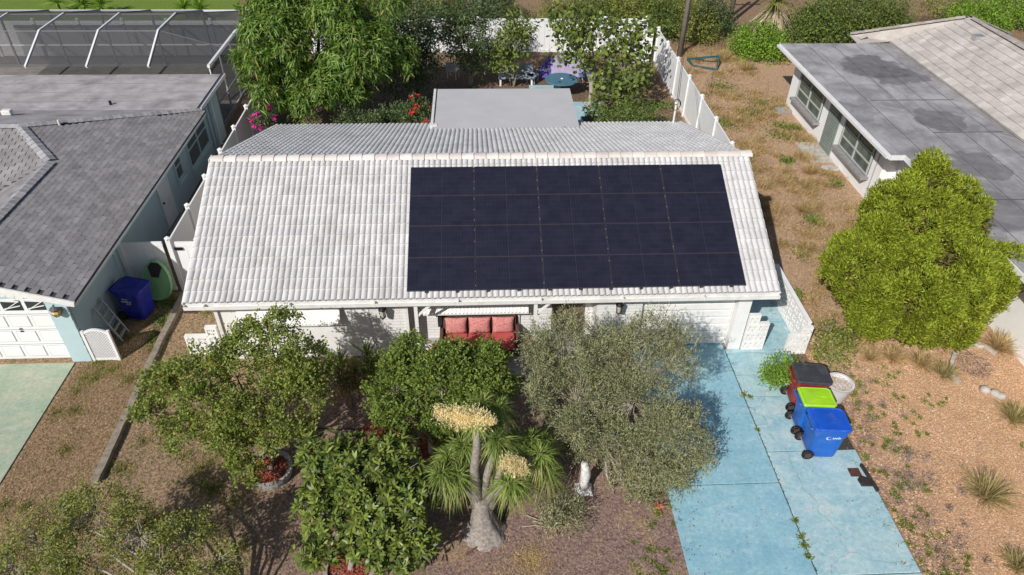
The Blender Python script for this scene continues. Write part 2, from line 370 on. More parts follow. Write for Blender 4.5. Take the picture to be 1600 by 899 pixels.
# the driveway: one bed with slabs as pieces, joints between
drive = struct(MB().box((4.22, 0.0, -.05), (9.04, 14.27, .006)).build('driveway', JOINT))
def slab(x0, x1, y0, y1, m, z=.03, par=drive, name='slab'):
    g = .012; return MB().box((x0+g, y0+g, -.04), (x1-g, y1-g, z+random.uniform(-.002, .002))).build(name, m, par, bevel=.008)
for y0, y1 in ((0, 3.6), (3.6, 9.93), (9.93, 14.69)):
    slab(4.2, 6.86, y0, y1, BLUEC)
slab(6.86, 7.32, 14.28, 14.45, BLUEC2)
for y0, y1 in ((0, 4.4), (4.4, 7.6), (7.6, 10.82), (10.82, 12.62), (12.62, 13.42), (13.42, 14.28)):
    slab(6.86, 9.05 if y1 < 12 else (8.12 if y1 < 13.3 else 8.66), y0, y1, BLUEC2)
path = struct(MB().box((7.3, 14.28, -.05), (9.0, 22.4, .006)).build('side_path', JOINT))
for y0, y1 in ((14.28, 15.6), (15.6, 17.6), (17.6, 20), (20, 22.4)): slab(7.3, 9.0, y0, y1, BLUEC2, par=path)
nd = struct(MB().box((-17, 0, -.05), (-10.92, 14.5, .006)).build('neighbour_driveway', JOINT))
for y0, y1 in ((0, 6.6), (6.6, 10.55), (10.55, 14.5)): slab(-17, -10.92, y0, y1, GREENC, par=nd)
# back patio in patches of blue painted concrete
patio = struct(MB().box((3.1, 28.0, -.03), (4.1, 31.0, .01)).build('patio', JOINT))
for a in ((3.0, 4.2, 23.6, 29.2), (4.2, 5.6, 27.3, 29.6), (3.3, 4.5, 29.6, 31.8), (4.5, 5.9, 29.6, 31.4), (2.6, 4.2, 31.8, 33.4), (6.0, 7.6, 26.3, 27.4)): slab(*a, BLUEC2, par=patio)
struct(MB().box((-2.0, 13.55, -.02), (3.1, 15.1, .09)).build('porch_floor', concrete('porch_grey', (.32, .30, .28), (.42, .40, .37), (.46, .44, .42), False)))
stonew = mat('pale_stone', (.55, .52, .47), (.38, .35, .31), 5, .9, .3, 25)

# ================================================================ MAIN HOUSE
ROOFW = mat('white_roof_tile', (.66, .645, .64), (.58, .565, .56), 1.7, .62, .12, 45, rnd=.1, stain=(.40, .37, .34), sscale=1.1, samt=.42)
CAPM = mat('tan_white_ridge_cap', (.72, .65, .60), (.60, .55, .51), 2.2, .65, .05, 50, rnd=.16, stain=(.8, .78, .76), sscale=1.5, samt=.6)
house = thing('house', 'single storey white house with white barrel tile roof and solar panels', 'house', (0.2, 14.6, 0))
def brick_mat():
    m, n, l, b = new_mat('white_painted_brick'); p = posn(n)
    bt = n.new('ShaderNodeTexBrick'); bt.inputs['Scale'].default_value = 1; bt.inputs['Brick Width'].default_value = .42; bt.inputs['Row Height'].default_value = .1
    bt.inputs['Mortar Size'].default_value = .007; bt.inputs['Color1'].default_value = (.79, .78, .76, 1); bt.inputs['Color2'].default_value = (.75, .74, .72, 1); bt.inputs['Mortar'].default_value = (.55, .54, .53, 1)
    sw = n.new('ShaderNodeSeparateXYZ'); cb = n.new('ShaderNodeCombineXYZ'); l.new(p, sw.inputs[0]); l.new(sw.outputs[0], cb.inputs[0]); l.new(sw.outputs[2], cb.inputs[1]); l.new(cb.outputs[0], bt.inputs['Vector'])
    l.new(mixc(n, l, .12, bt.outputs[0], ramp2(n, l, noise(n, l, p, 2), (.4, .39, .37), (.85, .84, .82))), b.inputs['Base Color']); b.inputs['Roughness'].default_value = .65
    bn = n.new('ShaderNodeBump'); bn.inputs['Strength'].default_value = .5; bn.inputs['Distance'].default_value = .01; bn.invert = True; l.new(bt.outputs[1], bn.inputs['Height']); l.new(bn.outputs[0], b.inputs['Normal'])
    return m
BRICK = brick_mat()
YE, ZE, YR, ZR, YB, ZB, XL, XR = 14.08, 2.31, 18.12, 4.17, 23.76, 2.47, -7.34, 7.76
sF = (ZR-ZE)/(YR-YE); sB = (ZR-ZB)/(YB-YR)
# walls: shell boxes so that recesses are real
wl = MB()
wl.box((-6.85, 14.53, 0), (-3.45, 14.73, 2.42)).build('front_wall', WHITE, house)
MB().box((-3.45, 14.532, 0), (-1.97, 14.73, 2.42)).build('brick_wall', BRICK, house)
MB().box((-2.17, 14.73, 0), (-1.972, 15.1, 2.42)).build('porch_side_wall', WHITE, house)
MB().box((-2.17, 15.1, 0), (3.33, 15.3, 2.42)).build('porch_wall', BRICK, house)
MB().box((3.13, 14.73, 0), (3.33, 15.1, 2.42)).build('porch_side_wall', WHITE, house)
MB().box((3.13, 14.53, 0), (4.36, 14.73, 2.42)).build('brick_wall', BRICK, house)
MB().box((6.93, 14.45, 0), (7.28, 14.75, 2.42)).build('garage_pillar', WHITE, house)
MB().box((4.36, 14.535, 2.06), (6.93, 14.73, 2.42)).build('garage_lintel', WHITE, house)
def gable(x0, x1):
    y0, y1 = 14.73, 23.3
    P = [(y0, 0), (y1, 0), (y1, ZR-sB*(y1-YR)-.1), (YR, ZR-.12), (y0, ZE+sF*(y0-YE)-.1)]
    k = 5; mb = MB(); mb.add([(x0, y, z) for y, z in P]+[(x1, y, z) for y, z in P], [tuple(range(k)), tuple(range(2*k-1, k-1, -1))]+[(i, i+k, (i+1) % k+k, (i+1) % k) for i in range(k)]); return mb
gable(-6.85, -6.65).build('side_wall', WHITE, house)
gable(7.08, 7.28).build('side_wall', WHITE, house)
MB().box((-6.65, 23.1, 0), (7.08, 23.3, 2.42)).build('back_wall', WHITE, house)
MB().box((-6.64, 14.735, 2.36), (7.07, 23.09, 2.40)).build('ceiling', WHITE, house)
# garage door: ribbed panels
gd = MB().box((4.36, 14.70, 0.03), (6.93, 14.74, 2.06)).build('garage_door', WHITE, house)
for i in range(8):
    z0 = .045+i*.251
    MB().box((4.40, 14.655, z0), (6.89, 14.70, z0+.222)).build('panel', WHITE, gd, bevel=.02)
# roof deck
roof = MB().slab([(XL+.05, YE+.03, ZE-.02), (XR-.05, YE+.03, ZE-.02), (XR-.05, YR, ZR-.02), (XL+.05, YR, ZR-.02)], .06)
roof.slab([(XL+.1, YR+.001, ZR-.02), (XR-.1, YR+.001, ZR-.02), (XR-.12, YB-.03, ZB-.02), (XL+.12, YB-.03, ZB-.02)], .06)
roof = roof.build('roof', mat('roof_deck', (.5, .49, .47)), house)
# tiles
def tile_mb(wd, ln, amp=.07, thick=.03, lift=.042):
    mb = MB(); xs = [wd*q for q in (0, .025, .07, .14, .25, .36, .43, .475, .5, .525, .57, .64, .75, .86, .93, .975, 1)]; k = len(xs)-1
    def pr(x): return amp*(abs(math.sin(2*math.pi*x/wd))**.5)
    top0 = [(x, 0, pr(x)+lift) for x in xs]; top1 = [(x, ln, pr(x)) for x in xs]; bot0 = [(x, 0, pr(x)+lift-thick-(.012 if 0 < x < wd else 0)) for x in xs]
    V = top0+top1+bot0+top0; n = k+1; F = []
    for i in range(k): F += [(i, i+1, n+i+1, n+i), (2*n+i, 2*n+i+1, 3*n+i+1, 3*n+i)]
    return mb.add(V, F)
upF = Vector((0, YR-YE, ZR-ZE)).normalized(); upB = Vector((0, -(YB-YR), ZR-ZB)).normalized()
NX = 50; DX = (XR-XL)/NX; LF = math.hypot(YR-YE, ZR-ZE); LB = math.hypot(YB-YR, ZR-ZB)
NF, NB = 14, 19; DF, DB = LF/NF, LB/NB
PX0, PX1 = -1.82, 6.86                                       # solar array extent
ms = []
hid = []
for j in range(NF):
    for i in range(NX):
        p = Vector((XL+i*DX, YE, ZE)) + upF*(j*DF)
        M = basis((1, 0, random.uniform(-.004, .004)), upF, p+Vector((0, random.uniform(-.006, .006), random.uniform(0, .004))))
        (hid if (PX0+.2 < p.x and p.x+DX < PX1-.2 and 1 < j < NF-2) else ms).append(M)
tm = tile_mb(DX, DF+.04)
field(roof, 'tile', tm, ROOFW, ms, 300, True)
j = MB()
for M in hid:
    k = len(j.v); j.v += [tuple(M @ Vector(v)) for v in tm.v]; j.f += [tuple(a+k for a in f) for f in tm.f]
tb = tile_mb(DX, DB+.04)
for jj in range(NB):
    for i in range(NX):
        f = jj/NB; sh = .16*(1-f)
        p = Vector((XR-.1-(XR-XL-.2)*i/NX, YB, ZB)) + upB*(jj*DB); 
        p.x += (-sh if i < NX/2 else sh)*abs(i-NX/2)/(NX/2)
        M = basis((-1, 0, random.uniform(-.004, .004)), upB, p); k = len(j.v)
        j.v += [tuple(M @ Vector(v)) for v in tb.v]; j.f += [tuple(a+k for a in f_) for f_ in tb.f]
stuff(j.build('tile', ROOFW, roof, smooth=True))
# ridge caps
cap = MB(); 
for x in (0, .37):
    for a in range(9):
        t = math.pi*a/8; s = .84 if x == 0 else 1.06
        cap.v.append((x, -.165*math.cos(t)*s, .095*math.sin(t)*s))
cap.v += cap.v[9:18]; cap.f = [(a, a+1, a+10, a+9) for a in range(8)]+[tuple(range(18, 27))]
me = bpy.data.meshes.new('ridge_tile'); me.from_pydata(cap.v, [], cap.f); me.materials.append(CAPM)
for i in range(44):
    M = Matrix.Translation((XL+.0+i*.3445, YR+random.uniform(-.008, .008), ZR+.01)) @ Matrix.Rotation(-.012, 4, 'Y') @ Matrix.Rotation(random.uniform(-.01, .01), 4, 'Z')
    inst('ridge_tile', me, roof, M)
MB().box((XL-.02, YR-.15, ZR-.12), (XL-.003, YR+.15, ZR+.07)).build('ridge_end', TRIM, roof)
# rake boards
for x in (XL-.012, XR-.008):
    r = MB(); r.beam((x, YE, ZE-.035), (x, YR, ZR-.035), .035, .13); r.beam((x+(.04 if x < 0 else -.04), YR+.01, ZR-.04), (x+(.16 if x < 0 else -.16), YB, ZB-.04), .035, .13); r.build('rake_board', TRIM, roof)
# gutter and soffit
gt = MB(); y = YE
gt.box((XL+.02, y-.115, ZE-.12), (XR-.02, y-.10, ZE-.02)); gt.box((XL+.02, y-.10, ZE-.12), (XR-.02, y+.02, ZE-.105)); gt.box((XL+.02, y+.02, ZE-.16), (XR-.02, y+.045, ZE-.0))
for x in (XL+.02, XR-.03): gt.box((x, y-.098, ZE-.104), (x+.012, y+.018, ZE-.03))
gut = gt.build('gutter', TRIM, roof)
for x in np.arange(XL+.5, XR, 2.1): MB().box((x, y-.12, ZE-.125), (x+.03, y-.002, ZE-.012)).build('gutter_strap', TRIM, gut)
MB().box((XL+.08, YE+.05, ZE-.2), (XR-.08, 15.09, ZE-.17)).build('soffit', WHITE, roof)
# vents and pipe collars on the back slope
v = MB(); p = Vector((-1.45, 22.9, ZR-sB*(22.9-YR)+.03)); v.box(p+Vector((-.13, -.1, 0)), p+Vector((.13, .1, .16))); v.build('roof_vent', TRIM, roof, bevel=.02)
v = MB(); p = Vector((3.05, 22.6, ZR-sB*(22.6-YR))); v.tube([p, p+Vector((0, 0, .12))], .03, 8).build('vent_pipe', BLACK, roof)
# corrugated awnings
def corrug(x0, x1, top, bot, pitch=.1, amp=.02):
    mb = MB(); n = int((x1-x0)/pitch*4); 
    for i in range(n+1):
        x = x0+(x1-x0)*i/n; a = amp*(1 if (i//2) % 2 else -1)
        mb.v += [(x, top[0]+a*.5, top[1]+a), (x, bot[0]+a*.5, bot[1]+a)]
    mb.f = [(2*i, 2*i+1, 2*i+3, 2*i+2) for i in range(n)]
    return mb
aw = corrug(-6.25, -3.62, (14.50, 1.98), (14.22, 1.42)).build('window_awning', WHITE, house)
MB().beam((-6.25, 14.215, 1.41), (-3.62, 14.215, 1.41), .03).build('awning_bar', TRIM, aw)
MB().box((-6.1, 14.50, 1.36), (-3.8, 14.528, 1.95)).build('window', GLASS, house)
MB().box((-6.2, 14.49, 1.28), (-3.7, 14.527, 1.35)).build('window_sill', TRIM, house)
MB().box((-3.46, 14.512, .95), (-2.9, 14.529, 2.2)).build('shutter_panel', WHITE, house)
aw = corrug(-1.5, 1.32, (15.08, 1.93), (14.62, 1.36)).build('porch_awning', WHITE, house)
MB().beam((-1.5, 14.615, 1.35), (1.32, 14.615, 1.35), .03).build('awning_bar', TRIM, aw)
pw = MB().box((-1.2, 15.065, .55), (1.1, 15.098, 1.85)).build('porch_window', GLASS, house)
for x in (-1.2, -.05, 1.06): MB().box((x, 15.04, .55), (x+.05, 15.064, 1.85)).build('window_frame', TRIM, pw)
MB().box((2.0, 15.06, .10), (2.9, 15.098, 2.1)).build('front_door', mat('door_dark', (.16, .12, .09), rough=.5), house)
for x in (-1.62, 1.45):
    pp = MB(); pp.beam((x, 14.12, .08), (x, 14.12, ZE-.17), .09); po = pp.build('porch_post', WHITE, house)
    MB().beam((x+.04, 14.12, 1.75), (x+.36, 14.12, 2.08), .05).build('brace', WHITE, po)
MB().beam((-1.92, 14.545, .0), (-1.92, 14.545, 2.3), .09, .1).build('corner_trim', TRIM, house)
MB().beam((-6.8, 14.5, 0), (-6.8, 14.5, 2.2), .09, .08).build('downpipe', TRIM, house)
lampglass = mat('lamp_glass', (.5, .47, .4), rough=.2)
for x in (-2.5, 3.68):
    lt = MB(); lt.box((x-.05, 14.47, 1.72), (x+.05, 14.527, 1.95)); lt.tube([(x, 14.5, 1.9), (x, 14.38, 2.0), (x, 14.32, 1.92)], .014, 6)
    lt.lathe([(.02, .34), (.11, .27), (.1, .25), (.035, .2)], (x, 14.32, 1.55), 8); lt.lathe([(.07, .0), (.075, .03)], (x, 14.32, 1.55), 8)
    for t in range(4): a = t*math.pi/2+.4; lt.beam((x+.07*math.cos(a), 14.32+.07*math.sin(a), 1.56), (x+.1*math.cos(a), 14.32+.1*math.sin(a), 1.82), .014)
    lo = lt.build('wall_lantern', BLACK, house); MB().lathe([(.055, .03), (.08, .24)], (x, 14.32, 1.55), 8).build('lantern_glass', lampglass, lo)
    MB().tube([(x+.02, 14.335, 1.95), (x+.06, 14.335, 2.1)], .02, 6).build('lantern_hook', BLACK, lo)
sd_ = MB().box((7.283, 15.35, .02), (7.31, 16.2, 2.05)).build('side_door', WHITE, house)
MB().lathe([(.03, 0), (.03, .05)], (7.311, 16.08, 1.0), 8, 'x').build('door_handle', BLACK, sd_)
# flat patio roof at the back
fr = MB().slab([(-1.42, 22.55, 2.92), (3.56, 22.55, 2.92), (3.70, 26.75, 2.60), (-1.46, 26.75, 2.60)], .1).build('patio_roof', mat('pale_grey_membrane', (.545, .53, .54), (.50, .485, .495), .8, .8, stain=(.44, .42, .42), sscale=1.2, samt=.35), house)
MB().beam((-1.52, 22.7, 2.85), (-1.56, 26.8, 2.53), .09, .12).build('patio_gutter', TRIM, fr)
for x in (-1.2, 1.1, 3.4): MB().beam((x, 26.5, 0), (x, 26.5, 2.5), .1).build('patio_post', WHITE, fr)
MB().box((-1.3, 26.35, 2.36), (3.55, 26.47, 2.5)).build('patio_beam', WHITE, fr)
# ---------------------------------------------------------------- solar array
def pv_mat():
    m, n, l, b = new_mat('solar_cells'); tc = n.new('ShaderNodeTexCoord').outputs['Object']
    sx = n.new('ShaderNodeSeparateXYZ'); l.new(tc, sx.inputs[0])
    def line(s, pitch, wd):
        f = mathn(n, l, 'FRACT', mathn(n, l, 'DIVIDE', s, pitch)); return mathn(n, l, 'LESS_THAN', f, wd)
    k = mathn(n, l, 'MAXIMUM', line(sx.outputs[0], .0715, .05), line(sx.outputs[1], .158, .025))
    c = ramp2(n, l, noise(n, l, posn(n), 3, 4, .6), (.014, .0145, .027), (.019, .019, .034))
    v = n.new('ShaderNodeTexWhiteNoise'); q = n.new('ShaderNodeVectorMath'); q.operation = 'SNAP'; q.inputs[1].default_value = (.286, .158, 9)
    l.new(tc, q.inputs[0]); ad = n.new('ShaderNodeVectorMath'); ad.operation = 'ADD'; l.new(q.outputs[0], ad.inputs[0]); l.new(n.new('ShaderNodeObjectInfo').outputs['Random'], ad.inputs[1]); l.new(ad.outputs[0], v.inputs[0])
    r = n.new('ShaderNodeMapRange'); l.new(v.outputs[0], r.inputs[0]); r.inputs[3].default_value = .92; r.inputs[4].default_value = 1.1
    h = n.new('ShaderNodeHueSaturation'); l.new(r.outputs[0], h.inputs['Value']); l.new(c, h.inputs['Color'])
    l.new(mixc(n, l, k, h.outputs[0], (.034, .034, .05)), b.inputs['Base Color']); b.inputs['Roughness'].default_value = .3; b.inputs['Specular IOR Level'].default_value = .4
    return m
PV = pv_mat(); PVF = mat('solar_frame', (.05, .05, .06), rough=.45); ALU = mat('aluminium', (.6, .6, .62), rough=.35, metal=.7)
nF = Vector((0, -sF, 1)).normalized()
o0 = Vector((PX0, YE, ZE))+upF*.17+nF*.11
arr = thing('solar_array', 'black solar array of twenty panels on the front roof slope', 'solar panels', o0)
PW, PH = (PX1-PX0)/5, 3.84/4
for i in range(5):
    for j in range(4):
        p = o0+Vector((i*PW, 0, 0))+upF*(j*PH)
        M = basis((1, 0, random.uniform(-.002, .002)), upF+Vector((0, 0, random.uniform(-.004, .004))), p)
        f = MB().box((.009, .004, 0), (PW-.009, PH-.004, .035)).build('solar_panel', PVF, arr, local=True)
        f.matrix_basis = Matrix.Translation(-o0) @ M
        for h_ in (0, 1):
            x0 = .022+h_*(PW/2-.017)
            MB().box((x0, .016, .0352), (x0+PW/2-.026, PH-.016, .0385)).build('cell_half', PV, f, local=True)
    if i:
        for q in np.arange(.17, 3.7, .32):
            if random.random() < .75:
                pc = o0+Vector((i*PW, 0, 0))+upF*(q+random.uniform(-.05, .05))+nF*.04; MB().cbox(pc, (.014, .035, .014)).build('clamp', ALU, arr)
for q in (.03, .5, 1.2, 1.6, 2.3, 2.7, 3.4, 3.8):
    p = o0+upF*q-nF*.035; MB().beam(p, p+Vector((PX1-PX0, 0, 0)), .04, .04, up=nF).build('rail', PVF if q > .1 else ALU, arr)
for i in range(11): p = o0+Vector((.5+i*.78, 0, 0))-upF*.015-nF*.02; MB().cbox(p, (.09, .03, .05)).build('rail_foot', PVF, arr)

# ---------------------------------------------------------------- breeze block walls
BB = mat('white_breeze_block', (.82, .81, .79), (.74, .73, .71), 4, .75, .1, 40)
def block_mesh(s, t):
    mb = MB(); b = .045*s/.3; h = s
    mb.box((0, 0, 0), (h, t, b)); mb.box((0, 0, h-b), (h, t, h)); mb.box((0, 0, b), (b, t, h-b)); mb.box((h-b, 0, b), (h, t, h-b))
    c = h/2
    for a in range(8):
        th = a*math.pi/4+(.2 if a % 2 else 0); R = h*.5
        mb.beam((c+.12*h*math.cos(th), t/2, c+.12*h*math.sin(th)), (c+R*.86*math.cos(th), t/2, c+R*.86*math.sin(th)), .024, t*.8, up=(0, 1, 0))
    mb.lathe([(.13*h, t*.1), (.13*h, t*.9)], (c, 0, c), 8, 'y')
    me = bpy.data.meshes.new('breeze_block'); me.from_pydata(mb.v, [], mb.f); me.materials.append(BB); return me
BMS = block_mesh(.3, .1)
def breeze(label, p, q, cols):
    """cols: number of blocks high for each block along the line"""
    p = Vector(p); q = Vector(q); ex = (q-p).normalized(); t = thing('breeze_block_wall', label, 'wall', p, 0)
    for i, hgt in enumerate(cols):
        for k in range(hgt): inst('breeze_block', BMS, t, basis(ex, Vector((-ex.y, ex.x, 0)), p) @ Matrix.Translation((i*.302, 0, .03+k*.302)))
        inst_cap = MB(); a = p+ex*(i*.302); ey = Vector((-ex.y, ex.x, 0))
        P = [a-ey*.012, a+ex*.302-ey*.012, a+ex*.302+ey*.112, a+ey*.112]; z = .035+hgt*.302
        inst_cap.hexa([(v.x, v.y, z) for v in P]+[(v.x, v.y, z+.035) for v in P]).build('cap_stone', BB, t)
    a = p; b = p+ex*(len(cols)*.302); ey = Vector((-ex.y, ex.x, 0)); P = [a-ey*.01, b-ey*.01, b+ey*.11, a+ey*.11]
    MB().hexa([(v.x, v.y, -.02) for v in P]+[(v.x, v.y, .028) for v in P]).build('footing', BB, t); return t
breeze('white breeze block panel between garage pillar and blue side path', (7.32, 14.4, 0), (8.2, 14.4, 0), [4, 3])
breeze('long white breeze block wall along the outer side of blue path', (9.1, 14.42, 0), (9.1, 17.5, 0), [3]*9)
breeze('short white breeze block return at front end of path wall', (8.47, 14.2, 0), (9.1, 14.2, 0), [2, 3])
breeze('low stepped white breeze block wall at left front corner of house', (-7.95, 14.72, 0), (-6.9, 14.72, 0), [2, 2, 3])

# ---------------------------------------------------------------- porch furniture
WICK = mat('brown_wicker', (.16, .085, .06), (.09, .05, .035), 12, .7, .4, 60)
ROSE = mat('rose_seat_cloth', (.50, .10, .095), (.42, .08, .08), 5, .85)
PINK = mat('pink_pattern_cloth', (.66, .30, .28), (.42, .13, .13), 22, .9)
sf = thing('sofa', 'brown wicker sofa with rose seat and three pink pillows on porch', 'sofa', (0, 14.65, .09))
MB().box((-1.0, 14.3, .19), (1.0, 14.95, .38)).build('sofa_frame', WICK, sf, bevel=.02)
MB().hexa([(-1.0, 14.86, .38), (1.0, 14.86, .38), (1.0, 14.95, .38), (-1.0, 14.95, .38), (-1.0, 14.92, .98), (1.0, 14.92, .98), (1.0, 15.0, .98), (-1.0, 15.0, .98)]).build('backrest', WICK, sf)
for x in (-1.09, .99): MB().box((x, 14.26, .09), (x+.1, 14.98, .68)).build('armrest', WICK, sf, bevel=.03)
for i in range(3):
    x = -.96+i*.645
    MB().box((x, 14.2, .385), (x+.63, 14.84, .52)).build('seat_cushion', ROSE, sf, bevel=.04)
    z = .56 if i else .5; mb = MB(); n = 7
    for a in range(n):
        for b_ in range(n):
            s_, t_ = a/(n-1)*2-1, b_/(n-1)*2-1; bulge = .075*(1-s_**4)*(1-t_**4); pin = 1-.07*(1-abs(s_)**2)*abs(t_)**3-.07*(1-abs(t_)**2)*abs(s_)**3
            X_, Z_ = x+.315+s_*.3*pin, .25+t_*.25*pin
            mb.v.append((X_, 14.76-bulge+Z_*.18, .53+Z_))
    m0 = len(mb.v)
    for a in range(n):
        for b_ in range(n):
            vx = mb.v[a*n+b_]; s_, t_ = a/(n-1)*2-1, b_/(n-1)*2-1; mb.v.append((vx[0], vx[1]+.15*(1-s_**4)*(1-t_**4)+.012, vx[2]))
    for a in range(n-1):
        for b_ in range(n-1):
            k = a*n+b_; mb.f += [(k, k+n, k+n+1, k+1), (m0+k, m0+k+1, m0+k+n+1, m0+k+n)]
    for a in range(n-1):
        for k, k2 in ((a, a+1), ((n-1)*n+a+1, (n-1)*n+a), ((a+1)*n, a*n), (a*n+n-1, (a+1)*n+n-1)): mb.f.append((k, k2, m0+k2, m0+k))
    mb.build('pillow', PINK, sf, smooth=True)
RED = mat('red_plastic', (.62, .025, .02), rough=.35)
rc = thing('gas_can', 'bright red plastic container with spout beside sofa on porch', 'canister', (-1.27, 14.3, .09))
MB().box((-1.42, 14.22, .09), (-1.12, 14.42, .48)).build('body', RED, rc, bevel=.05)
MB().tube([(-1.38, 14.32, .46), (-1.36, 14.32, .56), (-1.2, 14.32, .56), (-1.17, 14.32, .46)], .022, 8).build('handle', RED, rc, smooth=True)
MB().tube([(-1.16, 14.32, .47), (-1.13, 14.32, .56), (-1.1, 14.28, .74)], [.03, .022, .012], 8).build('spout', BLACK, rc)
TERRA = mat('terracotta', (.36, .11, .06), (.28, .09, .05), 5, .8)
tag(MB().lathe([(.13, 0), (.2, .30), (.22, .31), (.22, .36), (.19, .36), (.17, .3)], (1.42, 14.25+.25, .09), 16).build('flower_pot', TERRA, smooth=False), 'terracotta pot on porch beside the post right of sofa', 'pot')

# ---------------------------------------------------------------- white vinyl fences
def vinyl_run(label, pts, h=1.83, gate=None, name='vinyl_fence', posts=None):
    """pts: post positions in order"""
    t = thing(name, label, 'fence' if gate is None else 'gate', (pts[0][0], pts[0][1], 0))
    for k, p in enumerate(pts):
        if posts is not None and not posts[k]: continue
        po = MB().box((p[0]-.065, p[1]-.065, -.05), (p[0]+.065, p[1]+.065, h+.03)).build('post', VINYL, t)
        MB().lathe([(.105, 0), (.105, .03), (.012, .1)], (p[0], p[1], h+.03), 4).build('post_cap', VINYL, po)
    for a, b in zip(pts[:-1], pts[1:]):
        a3 = Vector((a[0], a[1], 0)); b3 = Vector((b[0], b[1], 0)); d = (b3-a3).normalized(); a3 += d*.066; b3 -= d*.066; L = (b3-a3).length
        for z, hh in ((.1, .14), (h-.1, .14)):
            MB().beam(a3+Vector((0, 0, z)), b3+Vector((0, 0, z)), .05, hh).build('rail', VINYL, t)
        n = max(1, round(L/.28)); ww = L/n; up = Vector((0, 0, 1))
        for i in range(n):
            c = a3+d*(i+.5)*ww
            MB().beam(c+Vector((0, 0, .17)), c+Vector((0, 0, h-.17)), ww-.008, .022, up=Vector((-d.y, d.x, 0))).build('board', VINYL, t)
    return t
ys = list(np.linspace(17.66, 36.2, 11))
vinyl_run('white vinyl fence running back beside the left neighbour house', [(-9.0, y) for y in ys])
vinyl_run('white vinyl fence panel across gap behind blue bin by left house', [(-10.42, 17.62), (-9.12, 17.62)], posts=[1, 0])
gt_ = vinyl_run('white vinyl gate with black latch next to the tile roof corner', [(-8.88, 17.6), (-8.15, 17.6), (-6.95, 17.6)], gate=1, name='vinyl_gate', posts=[0, 1, 1])
MB().box((-8.85, 17.53, 1.55), (-8.62, 17.57, 1.63)).build('latch', BLACK, gt_)
vinyl_run('white vinyl fence along right side of back yard with coiled cables', [(9.35, y) for y in np.linspace(23.4, 36.2, 7)])
vinyl_run('short white vinyl return panel at far end of right fence', [(8.3, 36.35), (9.2, 36.25)], posts=[1, 0])
vinyl_run('long white vinyl fence across the far end of back yard', [(x, 37.9) for x in np.linspace(-8.6, 9.1, 9)])
vinyl_run('white vinyl fence behind the screened pool enclosure', [(x, 37.6) for x in np.linspace(-26.5, -9.0, 9)])

# ================================================================ LEFT NEIGHBOUR
SHING = mat('grey_shingle', (.33, .31, .315), (.25, .235, .24), 2.2, .9, .2, 80, rnd=.2, stain=(.15, .14, .145), sscale=.8, samt=.3)
SHCAP = mat('pale_ridge_shingle', (.42, .41, .42), (.30, .29, .30), 3, .9, .1, 60, rnd=.2)
MEMB = mat('worn_grey_membrane', (.46, .43, .435), (.30, .28, .285), 1.3, .85, .1, 40, stain=(.17, .155, .16), sscale=.7, samt=.8)
PALEB = mat('pale_blue_siding', (.44, .575, .60), (.40, .53, .56), 1.5, .7)
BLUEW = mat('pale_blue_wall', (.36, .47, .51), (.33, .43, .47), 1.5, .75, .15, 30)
lh = thing('house', 'pale blue neighbour house with grey shingle roof and white garage door', 'house', (-12, 14.6, 0))
xe, ze, s3 = -9.95, 2.4, .3
def eplane(x): return ze+s3*(xe-x)
MB().box((-10.7, 14.65, 0), (-10.5, 28.2, 2.28)).build('side_wall', BLUEW, lh)
MB().box((-15.5, 14.65, 2.13), (-11.0, 14.8, 2.5)).build('front_wall', PALEB, lh)
fwl = MB().box((-11.0, 14.56, 0), (-10.52, 14.8, 2.5)).build('front_pier', PALEB, lh)
for i in range(8): MB().hexa([(-11.0, 14.53, i*.29+.02), (-10.5, 14.53, i*.29+.02), (-10.5, 14.56, i*.29+.02), (-11.0, 14.56, i*.29+.02), (-11.0, 14.55, i*.29+.30), (-10.5, 14.55, i*.29+.30), (-10.5, 14.56, i*.29+.30), (-11.0, 14.56, i*.29+.30)]).build('siding_board', PALEB, fwl)
gb = MB().add([(-15.5, 14.62, 2.5), (-10.52, 14.62, 2.5), (-12.75, 14.62, 3.1)], [(0, 1, 2)]); gb.build('gable_end', PALEB, lh)
# garage door with raised panels and glazed top row
LGD = mat('bright_white_door', (.80, .80, .80), (.77, .77, .77), 2, .45)
gd = MB().box((-15.2, 14.70, .02), (-11.02, 14.74, 2.12)).build('garage_door', LGD, lh)
for r in range(4):
    z0 = .06+r*.52
    for k in range(7):
        x1 = -11.1-k*.60; x0 = x1-.48
        if r < 3:
            MB().box((x0-.02, 14.697, z0+.05), (x1+.02, 14.70, z0+.43)).build('panel_shade_outline', mat('panel_shade_grey', (.50, .50, .51)), gd)  # thin grey plate: shading round each raised panel painted as an outline
            MB().box((x0, 14.684, z0+.07), (x1, 14.70, z0+.41)).build('raised_panel', LGD, gd, bevel=.007)
        else:
            g = MB().box((x0, 14.68, z0+.1), (x1, 14.70, z0+.42)).build('door_light', GLASS, gd)
            MB().beam((x0+.02, 14.672, z0+.12), (x1-.02, 14.672, z0+.4), .015, .03, up=(0, 1, 0)).build('muntin', LGD, g); MB().beam((x0+.02, 14.670, z0+.16), (x1-.02, 14.670, z0+.26), .015, .03, up=(0, 1, 0)).build('muntin', LGD, g)
            MB().beam((x0, 14.668, z0+.44), (x1, 14.668, z0+.40), .02, .05, up=(0, 1, 0)).build('arched_trim', LGD, g)
    MB().box((-15.2, 14.685, z0-.04), (-11.02, 14.70, z0-.03)).build('section_joint', mat('joint_grey', (.35, .35, .36)), gd) if r else None
for z in (1.02, 1.10): MB().cbox((-12.02, 14.67, z), (.05, .03, .03)).build('lock', BLACK, gd)
